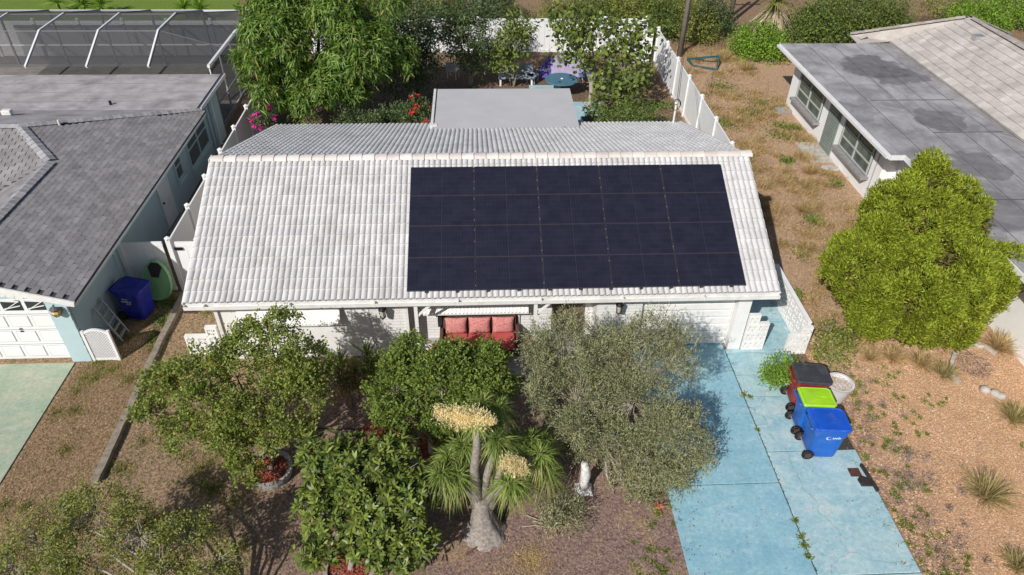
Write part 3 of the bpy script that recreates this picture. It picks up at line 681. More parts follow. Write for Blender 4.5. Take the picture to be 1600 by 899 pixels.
# roof planes
K = Vector((-12.75, 19.83, eplane(-12.75))); J = Vector((-14.22, 21.34, eplane(-14.22))); NE = Vector((-10.02, 25.4, eplane(-10.02)))
lr = MB(); fy = 14.15
lr.slab([(xe, fy, ze), (xe, 25.3, ze), NE, J, K, (-12.75, fy, K.z)], .05)
lr.slab([(-12.752, fy, K.z), (-12.752, K.y, K.z), (-15.35, 17.25, 2.39), (-15.35, fy, 2.39)], .05)
lr.slab([K-Vector((.002, 0, 0)), J-Vector((.002, 0, 0)), (-24, J.y, J.z), (-24, 17.24, 2.39), (-15.36, 17.24, 2.39)], .05)
lr.slab([J+Vector((0, .002, 0)), NE+Vector((0, .002, 0)), (-24, 25.4, NE.z), (-24, J.y+.002, J.z)], .05)
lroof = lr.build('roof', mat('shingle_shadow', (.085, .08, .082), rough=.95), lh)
flat = MB().slab([(-10.35, 25.42, 2.42), (-10.42, 29.0, 2.36), (-24, 29.0, 2.36), (-24, 25.42, 2.42)], .12).build('flat_roof', MEMB, lh)
MB().slab([(-24, J.y+.02, J.z+.012), (J.x, J.y+.02, J.z+.012), (-10.32, 25.36, NE.z+.022), (-24, 25.40, NE.z+.012)], .012).build('roof_membrane', MEMB, lroof)
for y in (26.2, 27.1, 28.0): MB().box((-24, y, 2.2), (-10.45, y+.012, 2.425-(y-25.4)*.0168+.006)).build('membrane_seam', mat('seam', (.2, .19, .19)), flat)
# three-tab shingles: courses run along the eave
sh = MB().box((0, 0, 0), (.276, .16, .018)); ms = []
ex = Vector((0, 1, 0)); up = Vector((-1, 0, s3)).normalized(); nrm = up.cross(ex)
for j in range(34):
    for i in range(39):
        p = Vector((xe-.01, fy+.02, ze))+ex*(i*.3+(.15 if j % 2 else 0)+random.uniform(-.006, .006))+up*(j*.142)
        c = p+ex*.15+up*.07
        if c.x < -12.72 and c.y < K.y+(K.x-c.x)-.02: continue
        if c.x < -12.72 and c.y < 19.9 : continue
        lim = NE.y-(NE.x-c.x)*(NE.y-J.y)/(NE.x-J.x)
        if c.y > lim-.12 or c.y > 25.2: continue
        M = basis(ex, up, p+Vector((0, 0, .006))) @ Matrix.Rotation(rad(-2.2), 4, 'X') @ Matrix.Translation((0, 0, .012)); ms.append(M)
field(lroof, 'shingle', sh, SHING, ms, 300)
ms = []
for j in range(28):                                           # courses on the front-facing slope
    for i in range(34):
        p = Vector((-13.0-i*.3+(.15 if j % 2 else 0), 17.26, 2.40))+Vector((0, J.y-17.24, J.z-2.39)).normalized()*(j*.15)
        lim = -12.78-(p.y-K.y)*.98 if p.y > K.y else -12.80-(K.y-p.y)
        if p.x+.1 > lim or p.y > 21.25: continue
        ms.append(basis((1, 0, 0), (0, J.y-17.24, J.z-2.39), p) @ Matrix.Rotation(rad(-2.2), 4, 'X') @ Matrix.Translation((0, 0, .014)))
field(lroof, 'shingle', sh, SHING, ms, 0)
ms = []; exw = Vector((0, -1, 0)); upw = Vector((2.598, 0, K.z-2.39)).normalized()
for j in range(18):                                           # garage roof, far slope
    for i in range(20):
        p = Vector((-15.35, 19.9, 2.39))+exw*(i*.3+(.15 if j % 2 else 0))+upw*(j*.155)
        if p.x > -12.85 or p.y-.15 > K.y-(K.x-p.x)+.05 or p.y < fy+.3: continue
        ms.append(basis(exw, upw, p+Vector((0, 0, .006))) @ Matrix.Rotation(rad(-2.2), 4, 'X') @ Matrix.Translation((0, 0, .012)))
field(lroof, 'shingle', sh, SHING, ms, 0)
# ridge and hip cap shingles
def caps(p, q, par, m, w=.15, step=.17):
    p = Vector(p); q = Vector(q); d = (q-p); n = int(d.length/step); d.normalize()
    s = d.cross(Vector((0, 0, 1))).normalized(); me = None
    mb = MB().add([(0, -w, -.035), (0, 0, .03), (0, w, -.035), (step*1.15, -w, -.05), (step*1.15, 0, .012), (step*1.15, w, -.05), (0, -w, -.05), (0, 0, .012), (0, w, -.05)], [(0, 3, 4, 1), (1, 4, 5, 2), (0, 1, 7, 6), (1, 2, 8, 7)])
    me = bpy.data.meshes.new('ridge_shingle'); me.from_pydata(mb.v, [], mb.f); me.materials.append(m)
    for i in range(n):
        inst('ridge_shingle', me, par, basis(d, -s, p+d*(i*step)+Vector((0, 0, .045+random.uniform(0, .006)))))
caps((-12.75, fy, K.z+.02), K+Vector((0, 0, .02)), lroof, SHCAP, .17, .2)
caps(K+Vector((0, 0, .03)), J+Vector((0, 0, .03)), lroof, SHCAP, .17, .2)
caps(J+Vector((0, 0, .03)), NE+Vector((-.1, -.1, .04)), lroof, SHCAP, .15, .2)
caps(J+Vector((-9.6, 0, .04)), J+Vector((0, 0, .03)), lroof, SHCAP, .15, .2)
# barge board with scalloped edge at the front gable
MB().beam((xe-.02, fy-.03, ze-.06), (-12.75, fy-.03, K.z-.06), .04, .16).build('barge_board', TRIM, lroof)
MB().beam((-15.3, fy-.03, 2.33), (-12.75, fy-.03, K.z-.06), .04, .16).build('barge_board', TRIM, lroof)
for i in range(9):
    x = -11.2-i*.19; z = eplane(x)-.16
    MB().lathe([(.095, 0), (.095, .02)], (x, fy-.035, z-.03), 10, 'y').build('scallop', TRIM, lroof)
MB().box((-10.5, fy+.02, ze-.17), (xe-.02, 25.3, ze-.05)).build('soffit', PALEB, lroof)
MB().box((xe-.03, fy, ze-.1), (xe-.005, 25.3, ze-.056)).build('drip_edge', TRIM, lroof)
MB().beam((-10.3, 25.6, 2.31), (-10.34, 29.05, 2.26), .12, .12).build('flat_roof_gutter', mat('gutter_shadow_blue', (.11, .13, .21)), flat)  # blue-dark shadow in the gutter painted as its colour
MB().beam((-10.22, 25.6, 2.34), (-10.27, 29.08, 2.29), .03, .14).build('gutter_lip', TRIM, flat)
# vents
vt = MB().lathe([(.09, 0), (.09, .12), (.115, .12), (.115, .24)], (0, 0, 0), 14)
p = Vector((-16.35, 23.9, 2.9)); MB().box(p, p+Vector((.32, .2, .18))).build('roof_vent', TRIM, lroof, bevel=.03)
p = Vector((-13.6, 21.9, 3.38)); MB().tube([(-13.35, 21.95, 3.36), (-13.35, 21.95, 3.62)], .035, 8).build('vent_pipe', TRIM, lroof)
MB().tube([(-13.6, 25.9, 2.4), (-13.6, 25.9, 2.56)], .05, 8).build('vent_pipe', BLACK, flat)
# side door, windows
dr = MB().box((-10.497, 20.9, .12), (-10.46, 21.85, 2.15)).build('side_door', mat('grey_white_door', (.62, .64, .66)), lh)
MB().lathe([(.035, 0), (.035, .05)], (-10.459, 21.02, 1.05), 8, 'x').build('door_knob', BLACK, dr)
MB().box((-10.49, 20.6, 0), (-9.9, 22.0, .09)).build('door_step', mat('grey_step', (.25, .24, .23)), lh)
def sidewin(y0, y1, z0, z1, nv, x=-10.5, side=1, par=lh, fm=None, sill=True, blinds=None):
    fm = fm or PALEB; g = MB().box((x+side*.004, y0, z0), (x+side*.012, y1, z1)).build('window', blinds or GLASS, par)
    for k in range(nv+1):
        y = y0+(y1-y0)*k/nv; MB().cbox((x+side*.03, y, (z0+z1)/2), (.05, .05, z1-z0)).build('mullion', fm, g)
    for z in (z0, (z0+z1)/2, z1): MB().cbox((x+side*.028, (y0+y1)/2, z), (.04, y1-y0-.056, .05)).build('frame_rail', fm, g)
    if sill: MB().cbox((x+side*.06, (y0+y1)/2, z0-.07), (.11, y1-y0+.15, .08)).build('sill', fm, g)
GREYGL = mat('grey_screen_glass', (.12, .135, .14), (.09, .10, .105), 2, .25)
sidewin(22.6, 23.2, 1.0, 1.9, 1, blinds=GREYGL); sidewin(24.0, 26.2, .75, 2.05, 2, blinds=GREYGL)
for y in (26.6, 27.0): MB().beam((-10.45, y, 0), (-10.45, y, 2.3), .07, .06).build('downpipe', PALEB, lh)
MB().tube([(-10.43, 27.2, 2.2), (-10.43, 27.2, .15), (-10.1, 27.25, .06)], .045, 8).build('downpipe', TRIM, lh)
MB().beam((-10.49, 17.3, 0), (-10.49, 17.3, 2.3), .05, .06).build('downpipe', PALEB, lh)
# carriage lamp on the pier
x, z = -10.73, 1.86; lt = MB().lathe([(.0, .3), (.13, .2), (.12, .16), (.05, .14)], (x, 14.44, z-.1), 10); lt.box((x-.06, 14.48, z-.08), (x+.06, 14.527, z+.16)); lt = lt.build('wall_lamp', mat('grey_lamp_metal', (.10, .10, .105), rough=.5), lh)
MB().lathe([(.07, -.14), (.12, -.02), (.10, .06)], (x, 14.44, z), 8).build('lamp_glass', mat('amber_glass', (.62, .40, .12), (.7, .55, .3), 20, .15), lt)
for a in range(8): t = a*math.pi/4; MB().beam((x+.075*math.cos(t), 14.44+.075*math.sin(t), z-.14), (x+.125*math.cos(t), 14.44+.125*math.sin(t), z-.02), .01).build('lamp_bar', BLACK, lt)
# hose tap
MB().tube([(-10.49, 15.35, .5), (-10.4, 15.35, .52), (-10.38, 15.35, .42)], .018, 6).build('tap', ALU, lh)
# hidden core so that no light leaks under roofs
MB().box((-24, 17.9, 0), (-10.72, 28.1, 2.3)).build('wall_core', BLUEW, lh)
MB().box((-15.4, 14.83, 0), (-10.72, 17.88, 2.28)).build('garage_core', PALEB, lh)

# ---------------------------------------------------------------- screened pool enclosure
def screen_mat():
    m, n, l, b = new_mat('insect_screen'); b.inputs['Base Color'].default_value = (.10, .10, .105, 1); b.inputs['Roughness'].default_value = 1; b.inputs['Specular IOR Level'].default_value = .1
    t = n.new('ShaderNodeBsdfTransparent'); mx = n.new('ShaderNodeMixShader'); mx.inputs[0].default_value = .58
    l.new(t.outputs[0], mx.inputs[1]); l.new(b.outputs[0], mx.inputs[2]); l.new(mx.outputs[0], n['Material Output'].inputs[0]); return m
SCR = screen_mat(); CAGE = mat('white_aluminium', (.76, .76, .77), (.70, .70, .71), 3, .4)
cg = thing('pool_enclosure', 'white framed screened pool enclosure behind the left house', 'enclosure', (-14, 33, 0))
zt, ze2 = 3.5, 2.66; X0, Y0, Y1 = -10.85, 29.05, 36.4; bx = -13.25; by0, by1 = 30.95, 33.2
xs = [bx, -15.7, -18.1, -20.5, -22.9]
CAGE_DIM = mat('dimmed_aluminium', (.22, .22, .23), (.18, .18, .19), 3, .5)  # darker copy of the white frame: dimming painted into rear and diagonal beams
def fr(p, q, w_=.07, h_=.1, m_=None): MB().beam(p, q, w_, h_).build('beam', m_ or CAGE, cg)
for x in xs:
    fr((x, Y0, ze2), (x, by0, zt)); fr((x, by0, zt), (x, by1, zt), .07, .09); fr((x, by1, zt), (x, Y1, ze2), m_=CAGE_DIM); fr((x, Y1, 0), (x, Y1, ze2), m_=CAGE_DIM); 
fr((X0, Y0, ze2), (X0, Y1, ze2), .1, .12); fr((bx, by0, zt-.02), (-24, by0, zt-.02), .035, .035); fr((bx, by1, zt-.02), (-24, by1, zt-.02), .03, .03); fr((X0, Y1, ze2), (-24, Y1, ze2), .06, .08)
fr((bx, by0, zt), (X0, Y0+2.2, ze2), .03, .04, CAGE_DIM); fr((bx, by1, zt), (X0, Y1, ze2), .04, .05, CAGE_DIM); fr((-24, Y1, 1.0), (X0, Y1, 1.0), .05, .06)
for y in (Y0+.1, 30.6, 32.2, 34.3, Y1): fr((X0, y, 0), (X0, y, ze2-.05), .06, .08)
fr((X0, Y0+.1, 1.0), (X0, Y1, 1.0), .05, .06); fr((X0, Y0, .06), (X0, Y1, .06), .06, .1)
def sc(*p): MB().add(p, [tuple(range(len(p)))]).build('screen', SCR, cg)
e = .012
sc((bx, Y0, ze2+e), (bx, by0, zt+e), (-24, by0, zt+e), (-24, Y0, ze2+e)); sc((bx, by0, zt+.02), (bx, by1, zt+.02), (-24, by1, zt+.02), (-24, by0, zt+.02))
sc((bx, by1, zt+e), (bx, Y1, ze2+e), (-24, Y1, ze2+e), (-24, by1, zt+e)); sc((X0, Y1+.02, 0), (-24, Y1+.02, 0), (-24, Y1+.02, ze2), (X0, Y1+.02, ze2))
sc((X0+.03, Y0, 0), (X0+.03, Y1, 0), (X0+.03, Y1, ze2), (X0+.03, Y0, ze2)); sc((X0, Y0+2.2, ze2+e), (X0, Y1, ze2+e), (bx, by1, zt+e), (bx, by0, zt+e)); sc((bx, Y0, ze2+e), (X0, Y0, ze2+e), (X0, Y0+2.2, ze2+e), (bx, by0, zt+e))
struct(MB().box((-24, 28.2, -.02), (-10.8, 37.0, .02)).build('pool_deck', concrete('deck_brown', (.20, .18, .17), (.26, .24, .22), (.3, .28, .26), False)))

# ================================================================ RIGHT NEIGHBOUR
FLATR = None
def flat_roof_mat():
    m, n, l, b = new_mat('stained_flat_roof'); p = posn(n)
    c = ramp2(n, l, noise(n, l, p, .9, 8, .7, .5), (.235, .225, .23), (.42, .405, .41), .38, .62)
    f = n.new('ShaderNodeMapRange'); l.new(noise(n, l, p, .34, 7, .65, .6), f.inputs[0]); f.inputs[1].default_value = .53; f.inputs[2].default_value = .66; f.inputs[4].default_value = .45
    c = mixc(n, l, f.outputs[0], c, ramp2(n, l, noise(n, l, p, 2.2, 6), (.12, .115, .12), (.22, .21, .215)))
    mp = n.new('ShaderNodeMapping'); mp.inputs['Scale'].default_value = (2.2, .25, 1); l.new(p, mp.inputs[0])
    s = n.new('ShaderNodeMapRange'); l.new(noise(n, l, mp.outputs[0], 1.4, 6, .7), s.inputs[0]); s.inputs[1].default_value = .52; s.inputs[2].default_value = .7; s.inputs[4].default_value = .6
    c = mixc(n, l, s.outputs[0], c, (.16, .155, .16))
    nd_ = n.new('ShaderNodeTexNoise'); nd_.inputs['Scale'].default_value = 1.2; nd_.inputs['Detail'].default_value = 6; l.new(p, nd_.inputs['Vector'])
    for (u_, v_, r_, k_) in ((1365, 105, 1.5, .85), (1400, 118, 1.2, .7), (1465, 190, 1.0, .75), (1530, 260, 1.0, .7), (1335, 175, .8, .35), (1560, 330, 1.3, .6)):
        q_ = G(u_, v_, 2.6); vm = n.new('ShaderNodeVectorMath'); vm.operation = 'MULTIPLY_ADD'; l.new(nd_.outputs[1], vm.inputs[0]); vm.inputs[1].default_value = (1.6, 1.6, 0); l.new(p, vm.inputs[2])
        ds = n.new('ShaderNodeVectorMath'); ds.operation = 'DISTANCE'; l.new(vm.outputs[0], ds.inputs[0]); ds.inputs[1].default_value = (q_.x+.8, q_.y+.8, 2.6)
        f2 = n.new('ShaderNodeMapRange'); l.new(ds.outputs['Value'], f2.inputs[0]); f2.inputs[1].default_value = r_*.85; f2.inputs[2].default_value = r_; f2.inputs[3].default_value = k_; f2.inputs[4].default_value = 0
        c = mixc(n, l, f2.outputs[0], c, ramp2(n, l, noise(n, l, p, 3, 6), (.10, .095, .10), (.17, .16, .165)))
    l.new(c, b.inputs['Base Color']); b.inputs['Roughness'].default_value = .85
    return m
FLATR = flat_roof_mat()
STW = mat('white_stucco', (.86, .855, .85), (.83, .82, .815), 2, .8, .2, 60, stain=(.6, .57, .54), sscale=1.2, samt=.25)
rh = thing('house', 'white neighbour house with stained flat roof and pale tile roof', 'house', (17, 20, 0))
MB().box((14.460, 22.05, 0), (14.660, 30.9, 2.42)).build('side_wall', STW, rh)
MB().box((14.660, 22.05, 0), (15.2, 22.25, 2.42)).build('return_wall', STW, rh)
MB().box((15.0, 6, 0), (15.2, 22.05, 2.42)).build('side_wall', STW, rh)
MB().box((14.66, 30.7, 0), (24, 30.9, 2.42)).build('back_wall', STW, rh)
MB().box((15.22, 6, 0), (24, 30.6, 2.3)).build('wall_core', STW, rh)
ff = MB().prism([(13.92, 21.0), (14.42, 21.0), (14.2, 6), (19.0, 6), (19.0, 31.75), (13.92, 31.75)], 2.44, 2.6).build('flat_roof', FLATR, rh)
WT = mat('fascia_white', (.78, .78, .78), (.7, .7, .7), 3, .5)
for a, b_ in (((13.88, 21.0), (13.88, 31.8)), ((13.88, 20.96), (14.40, 20.96)), ((14.38, 20.9), (14.16, 6))):
    MB().beam((a[0], a[1], 2.5), (b_[0], b_[1], 2.5), .045, .17).build('fascia', WT, ff); 
MB().beam((13.80, 21.0, 2.5), (13.80, 31.8, 2.5), .08, .1).build('gutter', WT, ff)
for x in (15.05, 16.2, 17.3, 18.3): MB().box((x, 6.2, 2.59), (x+.02, 31.6, 2.606)).build('roof_seam', mat('roof_seam', (.12, .115, .12)), ff)
for y, x0, x1 in ((25.4, 15.2, 18.5), (22.6, 16.2, 18.8), (27.8, 16.4, 18.2), (18.0, 14.8, 17.2), (14.5, 15, 18.5)): MB().box((x0, y, 2.59), (x1, y+.05, 2.607)).build('roof_seam', mat('roof_seam', (.12, .115, .12)), ff)
def rwin(y0, y1):
    g = MB().box((14.400, y0, .85), (14.455, y1, 2.1)).build('window', mat('green_grey_glass', (.13, .17, .14), (.06, .08, .07), 1.6, .12, spec=.5), rh)
    FM = mat('grey_window_frame', (.45, .47, .46)); 
    for k in range(3): y = y0+(y1-y0)*k/2; MB().cbox((14.375, y, 1.475), (.05, .06, 1.25)).build('mullion', FM, g)
    for z in (.87, 1.28, 1.68, 2.08): MB().cbox((14.377, (y0+y1)/2, z), (.04, y1-y0-.07, .05)).build('frame_rail', FM, g)
    MB().box((14.160, y0-.12, .70), (14.455, y1+.12, .80)).build('sill', mat('grey_sill', (.33, .32, .32), (.25, .24, .24), 6), g)
rwin(22.75, 25.2); rwin(27.4, 29.9)
jd = MB().box((14.400, 25.75, .08), (14.455, 26.75, 2.1)).build('jalousie_door', mat('grey_green_door', (.20, .24, .21)), rh)
for k in range(15): MB().box((14.370, 25.85, .25+k*.12), (14.400, 26.65, .34+k*.12)).build('louvre', mat('louvre_glass', (.25, .29, .27), rough=.2), jd)
MB().tube([(14.420, 22.4, 2.3), (14.420, 22.4, 0)], .022, 6).build('conduit', mat('grey_pipe', (.4, .4, .4)), rh)
tag(MB().box((13.5, 25.3, -.02), (14.420, 27.0, .07)).build('door_slab', stonew), 'pale concrete step at the louvred door of right house', 'step')
# pale flat tile roof
RT = mat('weathered_cream_tile', (.60, .55, .51), (.44, .40, .37), 1.4, .8, .1, 40, rnd=.13, stain=(.24, .21, .20), sscale=.7, samt=.55)
xr, zr = 21.65, 4.0; zE = 2.66
tr = MB().slab([(18.95, 8, zE), (xr, 8, zr), (xr, 30.9, zr), (17.5, 32.7, zE-.02), (17.5, 31.9, 2.58), (18.95, 31.9, zE)], .06)
tr.slab([(xr+.002, 8, zr), (25.5, 8, 2.5), (25.5, 33.0, 2.5), (xr+.002, 30.9, zr)], .06); tr.slab([(17.5, 32.72, zE-.02), (xr, 30.92, zr), (25.5, 33.02, 2.5)], .06)
tro = tr.build('tile_roof', RT, rh)
t1 = MB().box((0, 0, 0), (.29, .36, .025)); ex = Vector((0, -1, 0)); up = Vector((xr-18.95, 0, zr-zE)).normalized(); ms = []
SL = math.hypot(xr-18.95, zr-zE)
for j in range(9):
    for i in range(70):
        p = Vector((18.95, 31.9+.2, zE))+ex*(i*.33+(.165 if j % 2 else 0))+up*(j*.34)
        yy = p.y; lim = 32.7-(p.x-17.5)*(32.7-30.9)/(xr-17.5)
        if yy > lim-.05 or p.x > xr-.15: continue
        ms.append(basis(ex, up, p+Vector((0, 0, .03))) @ Matrix.Rotation(rad(-6 + random.uniform(-.8, .8)), 4, 'X') @ Matrix.Diagonal((1.1, 1.02, 1, 1)))
for j in range(4):
    for i in range(4):
        p = Vector((17.75+j*.33, 32.3-i*.33+.1, 2.66))
        if p.y > 32.6-(p.x-17.5)*.43 or p.x > 18.9 or p.y < 31.95+.3: continue
        ms.append(basis(ex, up, p) @ Matrix.Rotation(rad(-4), 4, 'X'))
field(tro, 'tile', t1, RT, ms, 300)
t2 = []; up2 = Vector((xr-25.5, 0, zr-2.5)).normalized()
for j in range(11):
    for i in range(66):
        p = Vector((25.5, 10+i*.33, 2.5))+up2*(j*.37)
        if p.y > 32.8-(25.5-p.x)*.52: continue
        t2.append(basis((0, 1, 0), up2, p+Vector((0, 0, .03))) @ Matrix.Rotation(rad(-4), 4, 'X') @ Matrix.Diagonal((1.1, 1.05, 1, 1)))
field(tro, 'tile', t1, RT, t2, 0)
caps((xr, 9, zr+.06), (xr, 30.9, zr+.06), tro, mat('cream_ridge_cap', (.42, .37, .34), (.3, .27, .25), 3, .8, rnd=.2), .13, .3)
caps((17.5, 32.72, zE+.05), (xr, 30.92, zr+.06), tro, MATS['cream_ridge_cap'], .13, .3)
caps((25.5, 33.0, 2.55), (xr, 30.92, zr+.06), tro, MATS['cream_ridge_cap'], .13, .3)
p = G(1528, 60, 3.75); MB().box(p-Vector((.2, .15, .1)), p+Vector((.2, .15, .12))).build('skylight_vent', ALU, tro)
MB().tube([(23.2, 28.5, 3.2), (23.3, 28.6, 5.1)], .05, 8).build('vent_stack', TRIM, tro)

# ================================================================ BINS AND SMALL OBJECTS
def wheelie(label, loc, rz, body, lid, name='wheelie_bin', mark=True, W=.72, D=.86, Hh=1.02):
    """back (hinge, wheels) at -x, lid front at +x, side with the mark at -y"""
    t = thing(name, label, 'bin', loc, rz, 'wheelie bins')
    w0, d0 = W*.40, D*.36; w1, d1 = W*.5, D*.47; xo = .02
    mb = MB(); prof = [(0.06, .80, .86), (.12, .86, .9), (.45, .93, .95), (.78, .98, .985), (.80, 1.06, 1.04), (.98, 1.08, 1.06), (Hh, 1.10, 1.07)]
    rings = []
    for z, fx, fy in prof:
        r = []; X_, Y_ = D*.42*fx, W*.44*fy
        for cx, cy in ((1, 1), (-1, 1), (-1, -1), (1, -1)):
            for q in ((1, .72), (.72, 1)) if cx*cy > 0 else ((.72, 1), (1, .72)):
                r.append((cx*(X_-.08*(1-q[0])*2)+xo, cy*(Y_-.08*(1-q[1])*2), z))
        rings.append(r)
    n = 8
    for r in rings: mb.v += r
    for i in range(len(rings)-1):
        for k in range(n): mb.f.append((i*n+k, i*n+(k+1) % n, (i+1)*n+(k+1) % n, (i+1)*n+k))
    mb.f.append(tuple(range(n-1, -1, -1))); mb.f.append(tuple((len(rings)-1)*n+k for k in range(n)))
    bo = mb.build('body', body, t, local=True, bevel=.012)
    L = MB(); a, b_ = D*.50, W*.50; z0 = Hh+.005
    def ring(fx, fy, z): return [(x_*a*fx+xo+.01, y_*b_*fy, z+(.015 if x_ < 0 else 0)) for x_, y_ in ((1, .8), (.82, 1), (-.9, 1), (-1, .9), (-1, -.9), (-.9, -1), (.82, -1), (1, -.8))]
    rr = [ring(1, 1, z0), ring(1, 1, z0+.05), ring(.9, .9, z0+.075), ring(.86, .86, z0+.062), ring(.3, .3, z0+.068)]
    for r in rr: L.v += r
    for i in range(4):
        for k in range(n): L.f.append((i*n+k, i*n+(k+1) % n, (i+1)*n+(k+1) % n, (i+1)*n+k))
    L.f += [tuple(range(n-1, -1, -1)), tuple(4*n+k for k in range(n))]
    lo = L.build('lid', lid, t, local=True, bevel=.01)
    MB().box((-.22, -.012, z0+.06), (.26, .012, z0+.078)).build('lid_rib', lid, lo, local=True)
    MB().tube([(-D*.5-.01, -W*.4, Hh+.03), (-D*.5-.05, -W*.38, Hh+.03), (-D*.5-.05, W*.38, Hh+.03), (-D*.5-.01, W*.4, Hh+.03)], .02, 6).build('handle', body, t, local=True)
    MB().tube([(-D*.38, -W*.36, .14), (-D*.38, W*.36, .14)], .015, 6).build('axle', ALU, t, local=True)
    for sy in (-1, 1):
        y0 = sy*W*.40; wh = MB().lathe([(.055, -.03), (.13, -.03), (.145, -.018), (.145, .018), (.13, .03), (.055, .03)], (-D*.38, y0, .145), 18, 'y').build('wheel', BLACK, t, local=True)
        MB().lathe([(.02, -.036), (.075, -.034), (.075, .034), (.02, .036)], (-D*.38, y0, .145), 10, 'y').build('hub', mat('hub_brown', (.09, .055, .045)), wh, local=True)
        for q in range(5):
            an = q*2*math.pi/5; MB().beam((-D*.38+.03*math.cos(an), y0-.034*1, .145+.03*math.sin(an)), (-D*.38+.12*math.cos(an), y0-.034, .145+.12*math.sin(an)), .018, .01, up=(0, 1, 0)).build('spoke', mat('hub_brown', (.09, .055, .045)), wh, local=True)
    for sx in (-1, 1): MB().box((sx*.12-.02, -W*.462, .12), (sx*.12+.02, -W*.405, .72)).build('side_rib', body, bo, local=True) if not mark else None
    return t
def textobj(txt, size, m, parent, M, name='lettering'):
    cu = bpy.data.curves.new(name, 'FONT'); cu.body = txt; cu.size = size; cu.extrude = .002; cu.align_x = 'CENTER'; cu.materials.append(m)
    o = bpy.data.objects.new(name, cu); COL.objects.link(o); o.parent = parent; o.matrix_basis = M
    dg = bpy.context.evaluated_depsgraph_get(); me = bpy.data.meshes.new_from_object(o.evaluated_get(dg)); bpy.data.objects.remove(o)
    o = bpy.data.objects.new(name, me); COL.objects.link(o); o.parent = parent; o.matrix_basis = M
    if not me.materials: me.materials.append(m)
    return o
def plast(n, c): return mat(n, c, tuple(x*.82 for x in c), 2.5, .42, .05, 50, stain=tuple(x*.65+.10 for x in c), sscale=3.5, samt=.5, spec=.4)
BLU = plast('blue_plastic', (.012, .12, .50)); BLUL = plast('bright_blue_plastic', (.012, .10, .58)); REDP = plast('dull_red_plastic', (.30, .022, .024)); LIME = plast('lime_plastic', (.38, .70, .02))
NAVY = plast('navy_blue_plastic', (.01, .02, .30)); DGREY = plast('dark_grey_plastic', (.055, .055, .065)); MINT = plast('mint_green_plastic', (.22, .45, .20))
LW = mat('white_print', (.8, .8, .82), rough=.5)
wheelie('dark red wheelie bin with charcoal lid, farthest of the three', (8.24, 12.34, .03), rad(-7), REDP, DGREY)
wheelie('blue wheelie bin with lime green lid in the middle of three', (8.06, 11.56, .03), rad(-4), BLU, LIME, W=.62, D=.8)
b3 = wheelie('blue wheelie bin with blue lid, nearest of the three on driveway', (8.08, 10.84, .03), rad(-4), BLU, BLUL)
FR = Matrix.Rotation(rad(90-3), 4, 'X')
def marks(par, x0, z, n, w_, h_, y=-.342):
    mb = MB(); x = x0
    for k in range(n):
        ww = w_*random.uniform(.7, 1.1); hh = h_*random.choice((.7, .7, 1.0)); yy = y+(.78-z)*.055
        mb.box((x, yy, z), (x+ww*.3, yy+.02, z+hh)); mb.box((x+ww*.3, yy, z+hh*.65), (x+ww*.75, yy+.02, z+hh*.9)); x += ww+.008
    mb.build('printed_mark', LW, par, local=True)
marks(b3, .07, .775, 5, .034, .07)
em = MB()
for k in range(10):
    a0 = rad(60+k*28); r0, r1 = .075, .075-.028*math.sin(math.pi*(k+.5)/10); a1 = rad(60+(k+1)*28)
    em.add([(-.02+r0*math.cos(a0), -.342, .81+r0*.7*math.sin(a0)), (-.02+r0*math.cos(a1), -.342, .81+r0*.7*math.sin(a1)), (-.02+r1*math.cos(a1), -.342, .81+r1*.7*math.sin(a1)), (-.02+r1*math.cos(a0), -.342, .81+r1*.7*math.sin(a0))], [(0, 1, 2, 3)])
em.build('emblem', LW, b3, local=True)
b4 = wheelie('deep blue wheelie bin with white lettering beside left house wall', (-9.9, 16.5, .0), rad(-14), NAVY, NAVY)
marks(b4, -.16, .70, 8, .034, .06, -.345); marks(b4, -.1, .80, 4, .04, .05, -.345); marks(b4, -.02, .63, 6, .02, .03, -.345)
# green float leaning on the fence behind the blue bin
t = thing('pool_float', 'pale green rounded float with dark patch leaning behind blue bin', 'float', (-9.62, 17.1, 0))
M_ = Matrix.Translation((-9.62, 17.12, .02)) @ Matrix.Rotation(rad(-14), 4, 'X') @ Matrix.Rotation(rad(8), 4, 'Y')
mb = MB(); N_ = 22
for yy, k in ((-.07, .86), (-.09, 1.0-.06), (-.03, 1), (.03, 1), (.07, .9)):
    for i in range(N_):
        a = 2*math.pi*i/N_; mb.v.append(tuple(M_ @ Vector((.44*k*math.cos(a)*(1-.16*math.sin(a)), yy, .66+.66*k*math.sin(a)))))
for j in range(4):
    for i in range(N_): mb.f.append((j*N_+i, j*N_+(i+1) % N_, (j+1)*N_+(i+1) % N_, (j+1)*N_+i))
mb.f += [tuple(range(N_-1, -1, -1)), tuple(4*N_+i for i in range(N_))]; mb.build('body', MINT, t, smooth=False)
mb = MB(); mb.v = [tuple(M_ @ Vector(p)) for p in ((-.1, -.1, .8), (.1, -.1, .8), (.2, -.1, 1.15), (.1, -.1, 1.27), (-.1, -.1, 1.27), (-.2, -.1, 1.1))]; mb.f = [(0, 1, 2, 3, 4, 5)]; mb.build('dark_patch', DARKG, t)
# folding ladder leaning on the wall
t = thing('step_ladder', 'grey folding step ladder leaning between blue bin and wall', 'ladder', (-10.1, 15.6, 0)); LG = mat('grey_plastic', (.42, .42, .43))
for dy in (0, .42): MB().beam((-9.98, 15.32+dy, .0), (-10.44, 15.42+dy, 1.15), .035, .06).build('rail', LG, t)
for k in range(5): f = .12+k*.2; MB().beam((-9.98-.46*f, 15.34+.1*f, 1.15*f), (-9.98-.46*f, 15.72+.1*f, 1.15*f), .07, .03).build('rung', LG, t)
